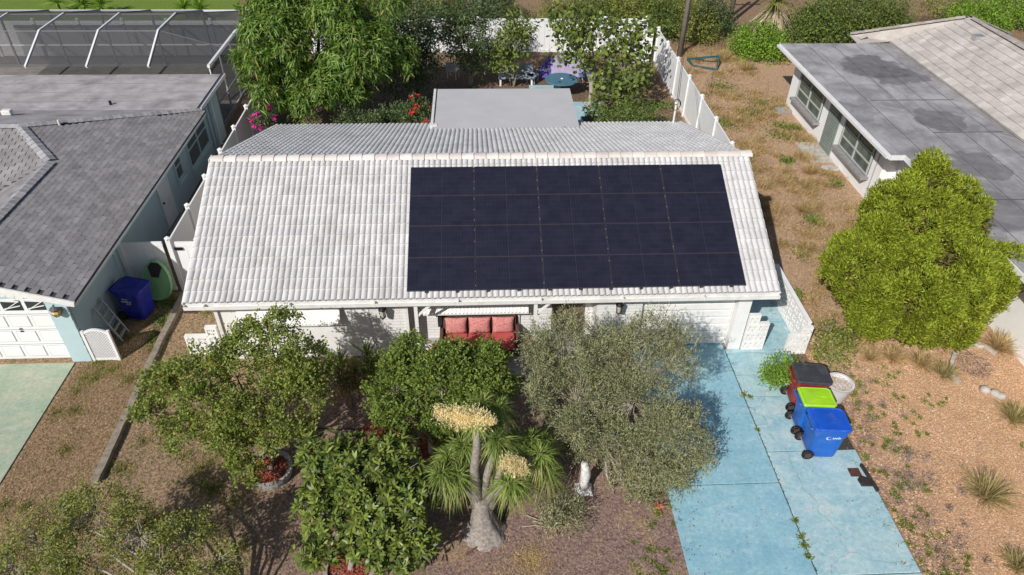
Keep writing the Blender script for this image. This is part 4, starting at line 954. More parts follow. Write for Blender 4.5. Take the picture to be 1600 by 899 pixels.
# lattice panel
t = thing('lattice_panel', 'white arched lattice gate panel by corner of left house', 'lattice panel', (-10.1, 14.58, 0))
MB().beam((-10.44, 14.58, -.03), (-10.44, 14.58, 1.06), .07).build('post', VINYL, t); MB().beam((-9.78, 14.58, -.03), (-9.78, 14.58, 1.06), .07).build('post', VINYL, t)
arch = [(-10.41+.6*i/8, 14.58, 1.0+.1*math.sin(math.pi*i/8)) for i in range(9)]
tb_ = MB()
for a, b_ in zip(arch[:-1], arch[1:]): tb_.beam(a, b_, .05, .06)
tb_.build('top_rail', VINYL, t); MB().beam((-10.4, 14.58, .06), (-9.82, 14.58, .06), .045, .07).build('bottom_rail', VINYL, t)
for sgn in (1, -1):
    lat = MB(); k = -1.2
    while k < 1.3:
        a = Vector((-10.4, 0, k)); pts = []
        for i in range(41):
            x = i/40*.58; z = k+sgn*x*1.0+(.0 if sgn > 0 else .6); top = 1.0+.1*math.sin(math.pi*min(1, (x+.01)/.6))-.02
            if .09 < z < top: pts.append((-10.4+x, 14.58+.009*sgn, z))
        if len(pts) > 2: lat.beam(pts[0], pts[-1], .026, .008, up=(0, 1, 0))
        k += .072
    stuff(lat.build('lattice_slat', VINYL, t))
# weathered timber edging along the boundary
TIMB = mat('grey_weathered_timber', (.34, .29, .23), (.20, .165, .13), 7, .95, .5, 40)
t = thing('timber_edging', 'long weathered timber beam edging between the two front lawns', 'edging', (-8.8, 14, 0))
for (x0, y0), (x1, y1) in (((-8.76, 10.5), (-8.86, 13.75)), ((-8.88, 13.85), (-8.9, 17.35))):
    mb = MB(); n = 8
    for i in range(n+1):
        f = i/n; x = x0+(x1-x0)*f+random.uniform(-.012, .012); y = y0+(y1-y0)*f; h = .15+random.uniform(-.01, .01)
        mb.v += [(x-.09, y, -.03), (x+.09, y, -.03), (x+.085, y, h), (x-.085, y, h)]
    for i in range(n):
        for k in range(4): mb.f.append((i*4+k, i*4+(k+1) % 4, i*4+4+(k+1) % 4, i*4+4+k))
    mb.f += [(3, 2, 1, 0), (n*4, n*4+1, n*4+2, n*4+3)]; mb.build('beam', TIMB, t)
# round planters with red mulch
REDM = mat('red_mulch', (.40, .10, .055), (.16, .035, .022), 30, .95, .8, 50)
CONC = mat('grey_planter_concrete', (.40, .37, .34), (.26, .24, .22), 6, .9, .3, 40)
def chips(name, c, r, z, n, m, par, L=.07):
    k = RS.uniform(0, 1, n)**.5*r; a = RS.uniform(0, 6.28, n); P = np.stack([c[0]+k*np.cos(a), c[1]+k*np.sin(a), np.full(n, z)+RS.uniform(0, .03, n)], 1)
    D = rdir(n); D[:, 2] *= .25; V, F = leaf_arrays(P, unit(D), L*RS.uniform(.5, 1.3, n), .03, .3); return stuff(np_mesh(name, V, F, m, par))
def planter(label, c, r, h=.24):
    t = thing('round_planter', label, 'planter', (c[0], c[1], 0)); n = 24; k = r
    MB().lathe([(k*.92, -.02), (k, h*.5), (k*1.02, h), (k*.86, h), (k*.84, h-.09), (.01, h-.085)], (c[0], c[1], 0), n).build('bowl', CONC, t)
    chips('mulch', c, k*.83, h-.08, 900, mat('red_mulch_chip', (.45, .11, .06), (.30, .06, .035), 12, .95, rnd=.4), t)
planter('round concrete planter with red mulch under the left front tree', (-4.87, 10.62), .5)
planter('round concrete planter with dark red mulch under broad-leaved shrub', (-2.72, 8.05), .52)
# white tapered pot behind the bins
t = thing('planter_pot', 'white tapered plant pot with pale gravel behind the red bin', 'pot', (9.16, 12.45, 0))
MB().lathe([(.2, 0), (.34, .62), (.36, .66), (.30, .66), (.28, .58), (.01, .6)], (9.16, 12.45, 0), 24).build('pot', mat('white_pot', (.68, .66, .65), (.55, .53, .52), 5, .7), t)
chips('pot_gravel', (9.16, 12.45), .27, .6, 200, mat('tan_gravel', (.55, .40, .26), (.42, .3, .18), 20, .9, rnd=.3), t, .05)
# bits lying on the driveway
tag(MB().box((8.60, 10.02, .03), (8.86, 10.25, .048)).build('floor_tile', mat('brown_tile', (.13, .055, .04), (.06, .03, .025), 14, .7)), 'small square brown tile lying at edge of the blue driveway', 'tile')
t = thing('scraper', 'dark metal scraper plate on a bar lying on driveway edge', 'scraper', (8.9, 9.9, .032)); SM = mat('dark_scraper', (.055, .045, .042), (.03, .026, .025), 9, .6)
MB().slab([(8.70, 9.92, .075), (8.80, 10.02, .075), (8.93, 9.95, .075), (8.97, 9.73, .075), (8.72, 9.74, .075)], .04).build('plate', SM, t); MB().beam((8.95, 10.32, .07), (9.02, 9.58, .07), .055, .07).build('bar', SM, t)
# white garden ornament under the olive tree
t = thing('garden_pedestal', 'small white weathered garden pedestal below the grey-green tree', 'pedestal', (2.3, 9.9, 0)); WS = mat('white_plaster', (.8, .79, .77), (.5, .48, .45), 9, .9, .5, 30, stain=(.3, .28, .25), sscale=5, samt=.6)
MB().hexa([(2.08, 9.74, 0), (2.5, 9.72, 0), (2.52, 10.08, 0), (2.1, 10.1, 0), (2.16, 9.8, .16), (2.44, 9.8, .16), (2.44, 10.0, .16), (2.16, 10.0, .16)]).build('base', WS, t, bevel=.02)
MB().tube([(2.3, 9.9, .16), (2.29, 9.9, .35), (2.31, 9.91, .6), (2.28, 9.9, .82), (2.24, 9.9, .98)], [.13, .105, .12, .1, .07], 9).build('shaft', WS, t, smooth=True)
# ---------------------------------------------------------------- back yard things
TEAL = mat('teal_tabletop', (.075, .19, .26), (.06, .15, .21), 3, .35); 
p = G(878, 124, .72); t = thing('round_table', 'round teal garden table with a centre hole in back yard', 'table', (p.x, p.y, .0))
MB().lathe([(.03, .69), (.76, .69), (.8, .71), (.78, .73), (.03, .73)], (p.x, p.y, 0), 28).build('table_top', TEAL, t); MB().lathe([(.04, .731), (.07, .745), (.03, .78)], (p.x, p.y, 0), 10).build('centre_ring', TRIM, t); MB().tube([(p.x, p.y, .01), (p.x, p.y, .69)], .05, 8).build('stem', BLACK, t); MB().lathe([(.3, .0), (.26, .05), (.06, .07)], (p.x, p.y, .01), 16).build('foot', BLACK, t)
def chair(label, p, rz, m):
    t = thing('garden_chair', label, 'chair', (p[0], p[1], 0), rz, 'garden chairs')
    MB().box((-.24, -.24, .40), (.24, .22, .44)).build('seat', m, t, local=True); MB().hexa([(-.24, .2, .44), (.24, .2, .44), (.24, .24, .44), (-.24, .24, .44), (-.24, .3, .9), (.24, .3, .9), (.24, .34, .9), (-.24, .34, .9)]).build('backrest', m, t, local=True)
    for sx in (-1, 1):
        for sy in (-1, 1): MB().beam((sx*.22, sy*.2, 0), (sx*.21, sy*.19, .4), .035).build('leg', m, t, local=True)
        MB().beam((sx*.25, -.22, .62), (sx*.25, .25, .64), .04, .03).build('armrest', m, t, local=True)
chair('white garden chair by the dark tree near far fence', G(708, 122), rad(160), WHITE)
chair('grey-blue garden chair left of the teal table', G(832, 130), rad(60), mat('grey_blue_plastic', (.30, .36, .42)))
chair('blue garden chair right of the teal table', G(912, 130), rad(-80), mat('slate_blue_plastic', (.14, .2, .33)))
# grey wood bench box
p = G(806, 132); t = thing('storage_bench', 'long blue-grey bench behind the flat patio roof', 'bench', (p.x, p.y, 0)); BG = mat('blue_grey_boards', (.30, .34, .40), (.24, .27, .33), 5, .7)
MB().box((p.x-.85, p.y-.25, .36), (p.x+.85, p.y+.25, .44)).build('seat', BG, t); MB().box((p.x-.85, p.y+.2, .5), (p.x+.85, p.y+.26, .85)).build('backrest', BG, t)
for sx in (-.8, .72):
    for sy in (-.22, .16): MB().box((p.x+sx, p.y+sy, 0), (p.x+sx+.08, p.y+sy+.08, .36)).build('leg', WHITE, t)
    MB().box((p.x+sx, p.y+.2, .44), (p.x+sx+.06, p.y+.25, .5)).build('leg', WHITE, t)
# purple canopy
PUR = mat('purple_canvas', (.11, .08, .32), (.08, .06, .25), 3, .7); LIL = mat('lilac_canvas', (.38, .33, .48), (.31, .27, .40), 3, .7)
c0 = G(872, 92, .9); t = thing('canopy_swing', 'purple and lilac canvas canopy near the far fence', 'canopy', (c0.x, c0.y, 0))
def arcpanel(x0, x1, m, nm):
    mb = MB(); n = 8
    for i in range(n+1):
        a = -.15+1.35*i/n; y = c0.y-.55+1.0*i/n; z = .3+.62*math.sin(min(1.57, a*1.25)); k0 = .45 if x0 < c0.x-1 else 1; xo = x0+(.35*i/n if k0 < 1 else 0); mb.v += [(xo, y, .12+(z-.12)*k0), (x1, y, z), (xo, y, .12+(z-.12)*k0-.02), (x1, y, z-.02)]
    for i in range(n):
        k = i*4; mb.f += [(k, k+1, k+5, k+4), (k+2, k+6, k+7, k+3), (k, k+4, k+6, k+2), (k+1, k+3, k+7, k+5)]
    mb.f += [(0, 2, 3, 1), (n*4, n*4+1, n*4+3, n*4+2)]
    return mb.build(nm, m, t)
arcpanel(c0.x-1.05, c0.x-.35, PUR, 'purple_panel'); arcpanel(c0.x-.347, c0.x+1.25, LIL, 'lilac_panel')
for x in (c0.x-1.0, c0.x+1.2):
    for y, z in ((c0.y-.45, .2), (c0.y+.4, .42)): MB().beam((x, y, 0), (x, y, z), .05).build('leg', TRIM, t)
# box with dark lid by the patio roof
p = G(919, 190, .6); t = thing('cooler_cart', 'white cart with dark blue lid beside the patio roof', 'cart', (p.x, p.y, 0))
MB().box((p.x-.3, p.y-.25, .4), (p.x+.3, p.y+.25, .72)).build('body', WHITE, t); MB().box((p.x-.26, p.y-.2, .722), (p.x+.26, p.y+.2, .75)).build('lid', mat('dark_blue_lid', (.06, .09, .16)), t)
for sx in (-.27, .22):
    for sy in (-.22, .17): MB().box((p.x+sx, p.y+sy, 0), (p.x+sx+.05, p.y+sy+.05, .4)).build('leg', WHITE, t)
# utility poles, cables
POLE = mat('grey_pole_wood', (.26, .225, .19), (.17, .145, .12), 4, .95, .4, 30)
def upole(label, x, y, hh, r=.14, lean=0):
    t = thing('utility_pole', label, 'pole', (x, y, 0)); MB().tube([(x, y, -.1), (x+lean*.5, y, hh/2), (x+lean, y, hh)], [r, r*.9, r*.8], 10).build('shaft', POLE, t, smooth=True)
    MB().beam((x+lean-.9, y, hh-.5), (x+lean+.9, y, hh-.5), .09, .11).build('crossarm', POLE, t)
    for d in (-.8, -.3, .3, .8): MB().lathe([(.035, 0), (.05, .04), (.03, .12)], (x+lean+d, y, hh-.445), 8).build('insulator', mat('porcelain', (.3, .28, .26), rough=.3), t)
    return t
upole('weathered wooden utility pole just beyond the right fence corner', 10.95, 37.3, 9.2, .15, .1); upole('slimmer far utility pole beside white wall beyond the hedge', 15.2, 42.6, 9.0, .13)
WIRE = mat('black_wire', (.02, .02, .022), rough=.6)
def wire(name, label, p, q, sag, r=.009, par=None):
    p = Vector(p); q = Vector(q); pts = [p+(q-p)*(i/14)-Vector((0, 0, sag*4*(i/14)*(1-i/14))) for i in range(15)]
    o = MB().tube(pts, r, 5).build(name, WIRE, par, smooth=True); return tag(o, label, 'cable') if par is None else o
mast = thing('service_mast', 'white service mast with looped black cables on back roof edge', 'mast', (8.15-1.0, 23.3, 0))
MB().tube([(7.05, 23.45, 2.3), (7.05, 23.45, 3.35), (7.0, 23.35, 3.45)], .035, 8).build('pipe', TRIM, mast); MB().tube([(7.05, 23.45, 0), (7.05, 23.45, 2.3)], .03, 8).build('conduit', TRIM, mast)
def coil(c, par, n=3):
    for k in range(n): MB().tube([(c[0]+.12*math.cos(a)*(1+.2*k), c[1]+.03*k, c[2]+.2*math.sin(a)) for a in np.linspace(0, 6.3, 13)], .008, 4).build('cable_loop', WIRE, par)
coil((7.05, 23.4, 3.35), mast); wire('cable', 'thin black service cable from pole to the house roof', (10.9, 37.2, 7.4), (7.05, 23.42, 3.4), .7); 
wire('cable', 'second thin black cable beside it from pole to roof', (10.98, 37.2, 6.8), (7.12, 23.44, 3.2), .9)
# teal frame debris by the pole
t = thing('broken_frame', 'dark teal metal frame lying at foot of the utility pole', 'frame', (11.9, 36.2, 0)); TF = mat('dark_teal_metal', (.02, .10, .12), rough=.5)
for a, b_ in (((11.2, 36.6, .1), (12.6, 35.9, .5)), ((12.6, 35.9, .5), (12.4, 35.2, .05)), ((11.2, 36.6, .1), (11.3, 35.8, .05)), ((11.3, 35.8, .05), (12.4, 35.2, .05))): MB().beam(a, b_, .07, .09).build('bar', TF, t)
# low raised bed by the right house, stones round it
t = thing('garden_bed', 'kidney shaped garden bed edged with pale concrete by right house', 'garden bed', (13.4, 13.2, 0))
EDG = [(1488, 592), (1485, 570), (1490, 556), (1505, 545), (1520, 541), (1540, 544), (1555, 555)]
pts = [G(u, v) for u, v in [(1498, 600)]+EDG]
for a, b_ in zip(pts[:-1], pts[1:]): MB().beam((a.x, a.y, .05), (b_.x, b_.y, .05), .09, .10+random.uniform(-.04, .02)).build('edging_block', stonew, t)
bc = G(1520, 570); chips('bed_mulch', (bc.x, bc.y), .5, .01, 700, leafmat('brown_bed_chips', (.10, .06, .045), (.36, .25, .20), (.55, .5, .45), .05, .9), t, .06)
for u, v in ((1538, 611), (1554, 617), (1562, 621)):
    p = G(u, v); mb = MB().lathe([(.1, -.02), (.14, .05), (.1, .12), (.02, .14)], (p.x, p.y, 0), 9); mb.build('stone', stonew, t, smooth=True)
p = G(1297, 264); tag(MB().lathe([(.22, -.02), (.3, .04), (.2, .1), (.03, .12)], (p.x, p.y, 0), 11, sx=1.3).build('stone', stonew), 'flat pale boulder beside the step of right house', 'stone')
# stepping stone / splash block at far corner of the right house
p = G(1226, 174); tag(MB().box((p.x-.4, p.y-.25, -.02), (p.x+.4, p.y+.25, .09)).build('splash_block', mat('grey_block', (.33, .36, .38))), 'grey splash block at far corner of the right house', 'block')
# raised kerb of the garden bed beside the drive
t = thing('planting_bed', 'white kerbed planting bed beside the blue driveway', 'garden bed', (8.5, 13, 0))
kp = [G(1196, 603), (G(1202, 610)), G(1214, 612), G(1236, 612)]
kp = [Vector((8.13, 13.3, 0)), Vector((8.13, 12.75, 0)), Vector((8.25, 12.65, 0)), Vector((9.0, 12.65, 0))]
for a, b_ in zip(kp[:-1], kp[1:]): MB().beam((a.x, a.y, .04), (b_.x, b_.y, .04), .07, .12).build('kerb', WHITE, t)
MB().prism([(8.15, 13.4), (8.15, 12.75), (8.25, 12.68), (9.05, 12.68), (9.05, 14.15), (8.68, 14.15), (8.68, 13.4)], -.02, .05).build('bed_soil', mat('bed_soil', (.24, .16, .12), (.11, .07, .055), 14, .95, .8, 30), t)
# front bed edging: low stone strip and irrigation hose
t = tag(MB().box((-2.7, 12.5, -.02), (-1.3, 12.68, .1)).build('edging_stone', stonew, bevel=.02), 'pale concrete edging strip under shrubs left of the porch', 'edging')

# ================================================================ VEGETATION
BARK = mat('grey_brown_bark', (.20, .16, .125), (.12, .095, .075), 8, .95, .5, 40)
PBARK = mat('pale_bark', (.42, .37, .32), (.27, .235, .20), 8, .95, .4, 40)
LM_mango = leafmat('mango_leaves', (.022, .05, .009), (.135, .208, .038), (.34, .24, .06), .33, .42)
LM_dark = leafmat('dark_leaves', (.022, .042, .014), (.085, .115, .045), None, .25, .45)
LM_round = leafmat('round_leaves', (.03, .05, .012), (.135, .165, .035), None, .3, .5)
LM_left = leafmat('bright_small_leaves', (.032, .054, .01), (.19, .222, .046), (.22, .11, .05), .35)
LM_mid = leafmat('green_small_leaves', (.024, .046, .008), (.155, .2, .038), None, .35)
LM_olive = leafmat('olive_leaves', (.038, .044, .02), (.23, .23, .118), (.40, .38, .27), .2, .55)
LM_mag = leafmat('broad_leaves', (.026, .044, .008), (.128, .16, .029), (.2, .17, .05), .18, .42)
LM_arb = leafmat('arborvitae_leaves', (.075, .10, .009), (.225, .262, .024), (.20, .13, .03), .28, .7)
LM_palm = leafmat('palm_straps', (.055, .085, .016), (.19, .24, .06), (.32, .29, .12), .3, .5)
LM_hedge = leafmat('hedge_leaves', (.028, .05, .012), (.12, .155, .035), None, .3)
LM_bright = leafmat('bright_bush_leaves', (.05, .105, .014), (.17, .26, .03), None, .35)
LM_sparse = leafmat('yellow_green_leaves', (.045, .06, .014), (.20, .215, .05), (.30, .25, .07), .35)
LM_straw = leafmat('straw_blades', (.20, .135, .06), (.48, .36, .18), None, .25, .8)
LM_tuft = leafmat('tuft_blades', (.15, .135, .045), (.42, .35, .17), None, .25, .7)
LM_grass = leafmat('lawn_blades', (.07, .085, .02), (.22, .20, .065), (.38, .28, .15), .3, .8)
LM_weed = leafmat('weed_leaves', (.04, .065, .014), (.17, .19, .04), (.25, .2, .09), .3)
LM_dead = leafmat('dead_fronds', (.20, .15, .10), (.42, .34, .25), None, .15, .9)
LM_flower = leafmat('cream_flowers', (.50, .42, .21), (.78, .67, .41), None, .3, .8)
def small(nl, L, W, jit=.1, shape='diamond', droop=0, spread=(.2, 1.5), grav=0, fold=.2): return lambda C, A: whorl_leaves(C, A, nl, L, W, spread, droop, fold, shape, jit, grav)

# mango behind the house
mango = lobes_px([(520, 60, 28.6, 95, 75, 2.3), (440, 70, 28.4, 65, 60, 1.8), (480, 15, 29.2, 80, 45, 2.0), (575, 40, 29.0, 75, 60, 2.0), (440, 130, 27.6, 50, 45, 1.5), (510, 140, 27.4, 55, 42, 1.5), (560, 110, 27.8, 50, 45, 1.5), (465, 165, 27.0, 35, 25, 1.0), (405, 100, 28.0, 35, 40, 1.2), (600, 90, 28.4, 45, 45, 1.4), (430, 20, 29.2, 50, 40, 1.5)])
tree('mango_tree', 'large glossy mango tree rising behind left half of tile roof', 'tree', (-6.4, 28.6, 0), 1.6, mango, 9, small(13, .27, .062, .1, droop=.35, spread=(.7, 1.5), grav=.35), LM_mango, BARK, .2, shell=(.5, 1.05), puff=9, pf=(.3, .48), twigfrac=.05)
# back yard trees
tree('citrus_tree', 'dark leafy tree right of the mango before the far fence', 'tree', (-2.6, 31.5, 0), 1.2, lobes_px([(635, 70, 31.6, 52, 50, 1.5), (615, 115, 31.0, 42, 32, 1.2), (660, 105, 31.4, 32, 38, 1.0), (645, 30, 32.2, 50, 32, 1.2)]), 7.5, small(16, .17, .07, .13), LM_dark, BARK, .12)
tree('loquat_tree', 'dark green tree with bare grey stems near far fence', 'tree', (-.2, 33.5, 0), 1.4, lobes_px([(728, 60, 33.6, 46, 40, 1.4), (700, 42, 34, 32, 32, 1.0), (745, 85, 33.4, 32, 28, 1.0), (735, 18, 34.2, 46, 28, 1.2)]), 7.5, small(16, .19, .065, .12), LM_dark, PBARK, .1)
tree('young_tree', 'light green small tree with pale forked stems behind patio roof', 'tree', (1.85, 33.3, 0), .9, lobes_px([(800, 65, 33.3, 34, 32, 1.1), (785, 95, 33.1, 25, 20, .8), (815, 40, 33.6, 24, 20, .8)]), 6, small(14, .16, .085, .14, 'round'), LM_round, PBARK, .06, multi=.8)
tree('sea_grape_tree', 'spreading round-leaved tree over the patio by right fence', 'tree', (5.2, 30.7, 0), 1.2, lobes_px([(930, 55, 31.5, 60, 32, 1.6), (985, 60, 31.8, 40, 35, 1.3), (975, 115, 30.5, 45, 40, 1.4), (900, 80, 31.2, 35, 28, 1.0), (955, 150, 29.6, 30, 30, 1.0), (890, 30, 32.5, 35, 20, 1.2)]), 3.0, small(10, .19, .17, .2, 'round', fold=.1), LM_round, PBARK, .11, twigfrac=.4)
# beyond the far fence
HED = [(450, 6, 40, 60, 22), (620, 12, 41, 40, 20), (560, 4, 42, 50, 25), (700, 10, 42, 50, 22), (770, 5, 43, 35, 25), (870, 15, 42, 35, 18), (935, 8, 42.5, 45, 25), (985, 10, 41.5, 40, 30), (1030, 30, 40.5, 30, 38), (1085, 50, 40, 35, 45), (1115, 30, 41, 30, 40), (1040, 5, 44, 50, 30)]
HN = ['dense dark shrub filling hedge line beyond far fence, behind the mango top', 'leafy shrub beyond far fence just right of the mango crown', 'tall shrub beyond far fence touching top edge above the mango', 'light green shrub beyond far fence above the dark back tree', 'dark shrub beyond far fence left of the bare soil patch', 'yellowish shrub beyond far fence above the purple canopy', 'wide shrub beyond far fence above the sea grape tree', 'dense shrub beyond far fence left of its right-hand corner', 'tall dark shrub just outside the right-hand fence corner', 'bushy shrub wrapped round the foot of wooden utility pole', 'dark shrub between the two utility poles', 'farthest dark shrub at top edge left of wooden pole']
for k, (u, v, y, ru, rv) in enumerate(HED):
    lb = lobes_px([(u, v, y, ru, rv, 1.5), (u-ru*.5, v+rv*.5, y-.4, ru*.6, rv*.6, 1.1), (u+ru*.5, v+rv*.4, y-.3, ru*.6, rv*.6, 1.1)]); b0 = lb[0][0]
    tree('shrub', HN[k], 'shrub', (b0[0], b0[1], 0), max(.3, b0[2]*.4), lb, 7 if k != 5 else 4, small(20, .14, .065, .2), (LM_hedge, LM_sparse, LM_hedge, LM_sparse, LM_dark, LM_sparse)[k % 6], BARK, .09, group='shrubs beyond the far fence', twigfrac=.1)
RB = [((1185, 70, 37.5, 42, 32, 1.6), 'bright green bush beside dry grass near far hedge', LM_bright, 9), ((1340, 25, 39.5, 85, 38, 2.2), 'big dark evergreen bush behind the flat roofed house', LM_hedge, 8), ((1270, 40, 38.5, 40, 30, 1.4), 'dark bush left of the big evergreen behind flat roof', LM_hedge, 8), ((1530, 25, 40, 45, 25, 1.6), 'light green bush behind the pale tile roof', LM_bright, 7), ((1480, 8, 42, 40, 18, 1.4), 'brownish twiggy bush behind ridge of the pale tile roof', LM_sparse, 3), ((1590, 10, 42, 40, 28, 1.4), 'bush at the top right corner beyond tile roof', LM_bright, 7)]
for sp, lab, lm_, dn in RB:
    u, v, y, ru, rv, ry = sp; lb = lobes_px([sp, (u-ru*.55, v+rv*.45, y-.6, ru*.55, rv*.65, ry*.7), (u+ru*.5, v+rv*.5, y-.6, ru*.6, rv*.6, ry*.7)]); b0 = lb[0][0]
    tree('bush', lab, 'bush', (b0[0], b0[1], 0), max(.3, b0[2]*.35), lb, dn, small(22, .14, .07, .2), lm_, BARK, .1, twigfrac=.12)
def straps(C, D, L, W, droop): return leaf_arrays(C, unit(D), L, W, .0, droop, None, 'strap')
def rosette(n, c, L, W, droop, up=(-.2, 1.0), seed_up=None):
    a = RS.uniform(0, 6.28, n); e = RS.uniform(up[0], up[1], n); D = np.stack([np.cos(a)*np.cos(e), np.sin(a)*np.cos(e), np.sin(e)], 1)
    return straps(np.tile(np.array(c, float), (n, 1))+RS.normal(size=(n, 3))*.03, D, L*RS.uniform(.75, 1.1, n), W, droop)
def cat2(ls):
    V, F, k = [], [], 0
    for v_, f_ in ls: V.append(v_); F.append(f_+k); k += len(v_)
    return np.concatenate(V), np.concatenate(F)
# old fan palm with dead fronds
p = G(1210, 70); t = thing('palm_tree', 'shaggy palm with a skirt of dead grey fronds by the bushes', 'palm', (p.x, 39.0, 0)); cx = PY(1212, 10, 39.0)
MB().tube([(cx.x, 39, -.05), (cx.x, 39, cx.z)], [.22, .18], 8).build('trunk', BARK, t)
V, F = rosette(260, (cx.x, 39, cx.z-.2), 1.7, .09, 1.0, (-.9, .1)); np_mesh('dead_skirt', V, F, LM_dead, t)
V, F = rosette(160, (cx.x, 39, cx.z+.3), 1.5, .07, .45, (-.1, 1.3)); np_mesh('crown', V, F, LM_sparse, t)
# yuccas on the far left lawn
YL = [(95, 14, 'spiky yucca on far lawn behind pool enclosure, leftmost'), (134, 17, 'spiky yucca on far lawn, second from the left'), (163, 17, 'dark spiky yucca right of two others on far lawn'), (292, 22, 'spiky plant beside mulch bed behind pool enclosure'), (318, 26, 'second spiky plant in mulch bed near far fence corner')]
for u, v, lab in YL:
    p = G(u, v+6); t = thing('yucca', lab, 'yucca', (p.x, p.y, 0), 0, 'yuccas on the far lawn')
    MB().tube([(p.x, p.y, -.05), (p.x, p.y, .55)], [.09, .07], 7).build('stem', BARK, t); V, F = rosette(90, (p.x, p.y, .6), 1.0, .06, .15, (-.2, 1.4)); np_mesh('leaves', V, F, LM_bright, t)
# bougainvillea and red-bracted shrubs behind the house
LM_pink = leafmat('magenta_bracts', (.5, .02, .22), (.75, .05, .4), None, .3); LM_redb = leafmat('red_bracts', (.45, .03, .03), (.65, .08, .06), None, .3)
def shrub(name, lab, cat, u, v, y, ru, rv, ry, lm_, n=9, leaf=(18, .11, .055), extra=None, base=None, multi=1, dens=9, bark=BARK, grp=None):
    lb = lobes_px([(u, v, y, ru, rv, ry), (u-ru*.45, v+rv*.4, y-ry*.2, ru*.6, rv*.65, ry*.7), (u+ru*.45, v+rv*.3, y-ry*.2, ru*.6, rv*.65, ry*.7)]); b0 = lb[0][0]
    t = tree(name, lab, cat, base or (b0[0], b0[1], 0), max(.1, b0[2]*.3), lb, dens, small(leaf[0], leaf[1], leaf[2], .09), lm_, bark, .025, multi=multi, group=grp, zmin=.06, shell=(.3, 1))
    if extra:
        C, A = clusters(lb, extra[1], (.9, 1.08)); V, F = whorl_leaves(C, A, 12, extra[2], extra[2]*.7, (.3, 1.4), 0, .2, 'diamond', .04); stuff(np_mesh('flowers', V, F, extra[0], t))
    return t
shrub('bougainvillea', 'magenta bougainvillea between left fence and mango tree', 'shrub', 412, 182, 26.3, 18, 20, .6, LM_dark, extra=(LM_pink, 2.0, .13))
shrub('flowering_shrub', 'red flowering shrub in the shade left of patio roof', 'shrub', 648, 172, 26.5, 28, 18, .7, LM_dark, extra=(LM_redb, 1.0, .13))
for u, v, y, ru, rv, lab in ((560, 188, 26.0, 35, 14, 'low dark shrub behind roof below the mango'), (610, 180, 27.0, 30, 16, 'low dark shrub left of the red flowering one'), (935, 180, 27.2, 22, 18, 'leafy shrub at foot of the sea grape trunk'), (995, 172, 28.0, 32, 16, 'tangled low shrub by the right fence'), (985, 185, 26.5, 25, 10, 'small bright weed shrub by blue path behind roof')):
    shrub('low_shrub', lab, 'shrub', u, v, y, ru, rv, .8, LM_dark if 'dark' in lab else LM_hedge, grp='back yard shrubs')

# ---------------------------------------------------------------- front garden
LT = lobes_px([(430, 530, 11.8, 55, 28, .9), (470, 570, 11.7, 50, 38, .8), (380, 545, 11.6, 40, 28, .7), (300, 580, 11.3, 42, 28, .7), (250, 600, 11.1, 35, 22, .5), (330, 620, 11.1, 55, 40, .8), (240, 645, 10.7, 30, 30, .5), (290, 680, 10.5, 40, 30, .6), (410, 630, 11.1, 55, 45, .8), (480, 620, 11.2, 40, 48, .7), (360, 690, 10.4, 35, 45, .55), (440, 670, 10.5, 50, 32, .6), (385, 735, 10.1, 30, 28, .4), (350, 560, 11.5, 30, 25, .5)])
tree('front_tree', 'wide airy green tree growing from planter at left front', 'tree', (-4.87, 10.62, .12), .6, LT, 19, spray(15, .075, .045, .24, .035, (.4, 1.3)), LM_left, BARK, .055, shell=(.5, 1.05), twigfrac=.06, puff=15, pf=(.26, .44))
CT = lobes_px([(645, 575, 11.6, 42, 32, .8), (700, 562, 11.8, 40, 20, .7), (770, 572, 11.7, 40, 26, .8), (620, 610, 11.2, 40, 30, .7), (690, 600, 11.2, 55, 40, .9), (760, 610, 11.3, 50, 40, .8), (640, 650, 10.8, 50, 32, .7), (690, 665, 10.6, 40, 25, .6), (735, 645, 11.0, 40, 30, .6)])
tree('front_tree', 'dense rounded green tree in front of the porch sofa', 'tree', (-1.2, 11.1, 0), .7, CT, 30, spray(16, .07, .045, .22, .035, (.4, 1.3)), LM_mid, PBARK, .06, shell=(.5, 1.05), twigfrac=.08, puff=14, pf=(.32, .5))
OT = lobes_px([(880, 530, 11.9, 55, 35, .8), (1015, 535, 11.7, 60, 35, .8), (940, 560, 11.8, 70, 40, 1.0), (1040, 575, 11.3, 45, 35, .7), (850, 590, 11.3, 45, 40, .8), (900, 630, 10.9, 60, 45, .9), (990, 630, 10.9, 65, 45, .9), (1050, 660, 10.5, 45, 40, .7), (1085, 705, 10.2, 32, 30, .5), (885, 665, 10.6, 38, 38, .6), (945, 700, 10.3, 52, 36, .7), (1010, 715, 10.1, 55, 40, .7), (980, 765, 9.8, 50, 30, .5), (962, 778, 9.75, 36, 24, .4), (1050, 740, 9.9, 35, 25, .45)])
tree('olive_tree', 'large grey-green fine-leaved tree beside the blue driveway', 'tree', (3.0, 10.7, 0), .8, OT, 30, spray(22, .075, .016, .42, .022, (.25, .75)), LM_olive, PBARK, .09, shell=(.35, 1.1), twigfrac=.14, puff=12, pf=(.3, .5))
shrub('low_shrub', 'low olive-green shrub on bare soil left of the driveway', 'shrub', 880, 795, 9.2, 38, 28, .5, LM_olive, leaf=(26, .08, .02), dens=20)
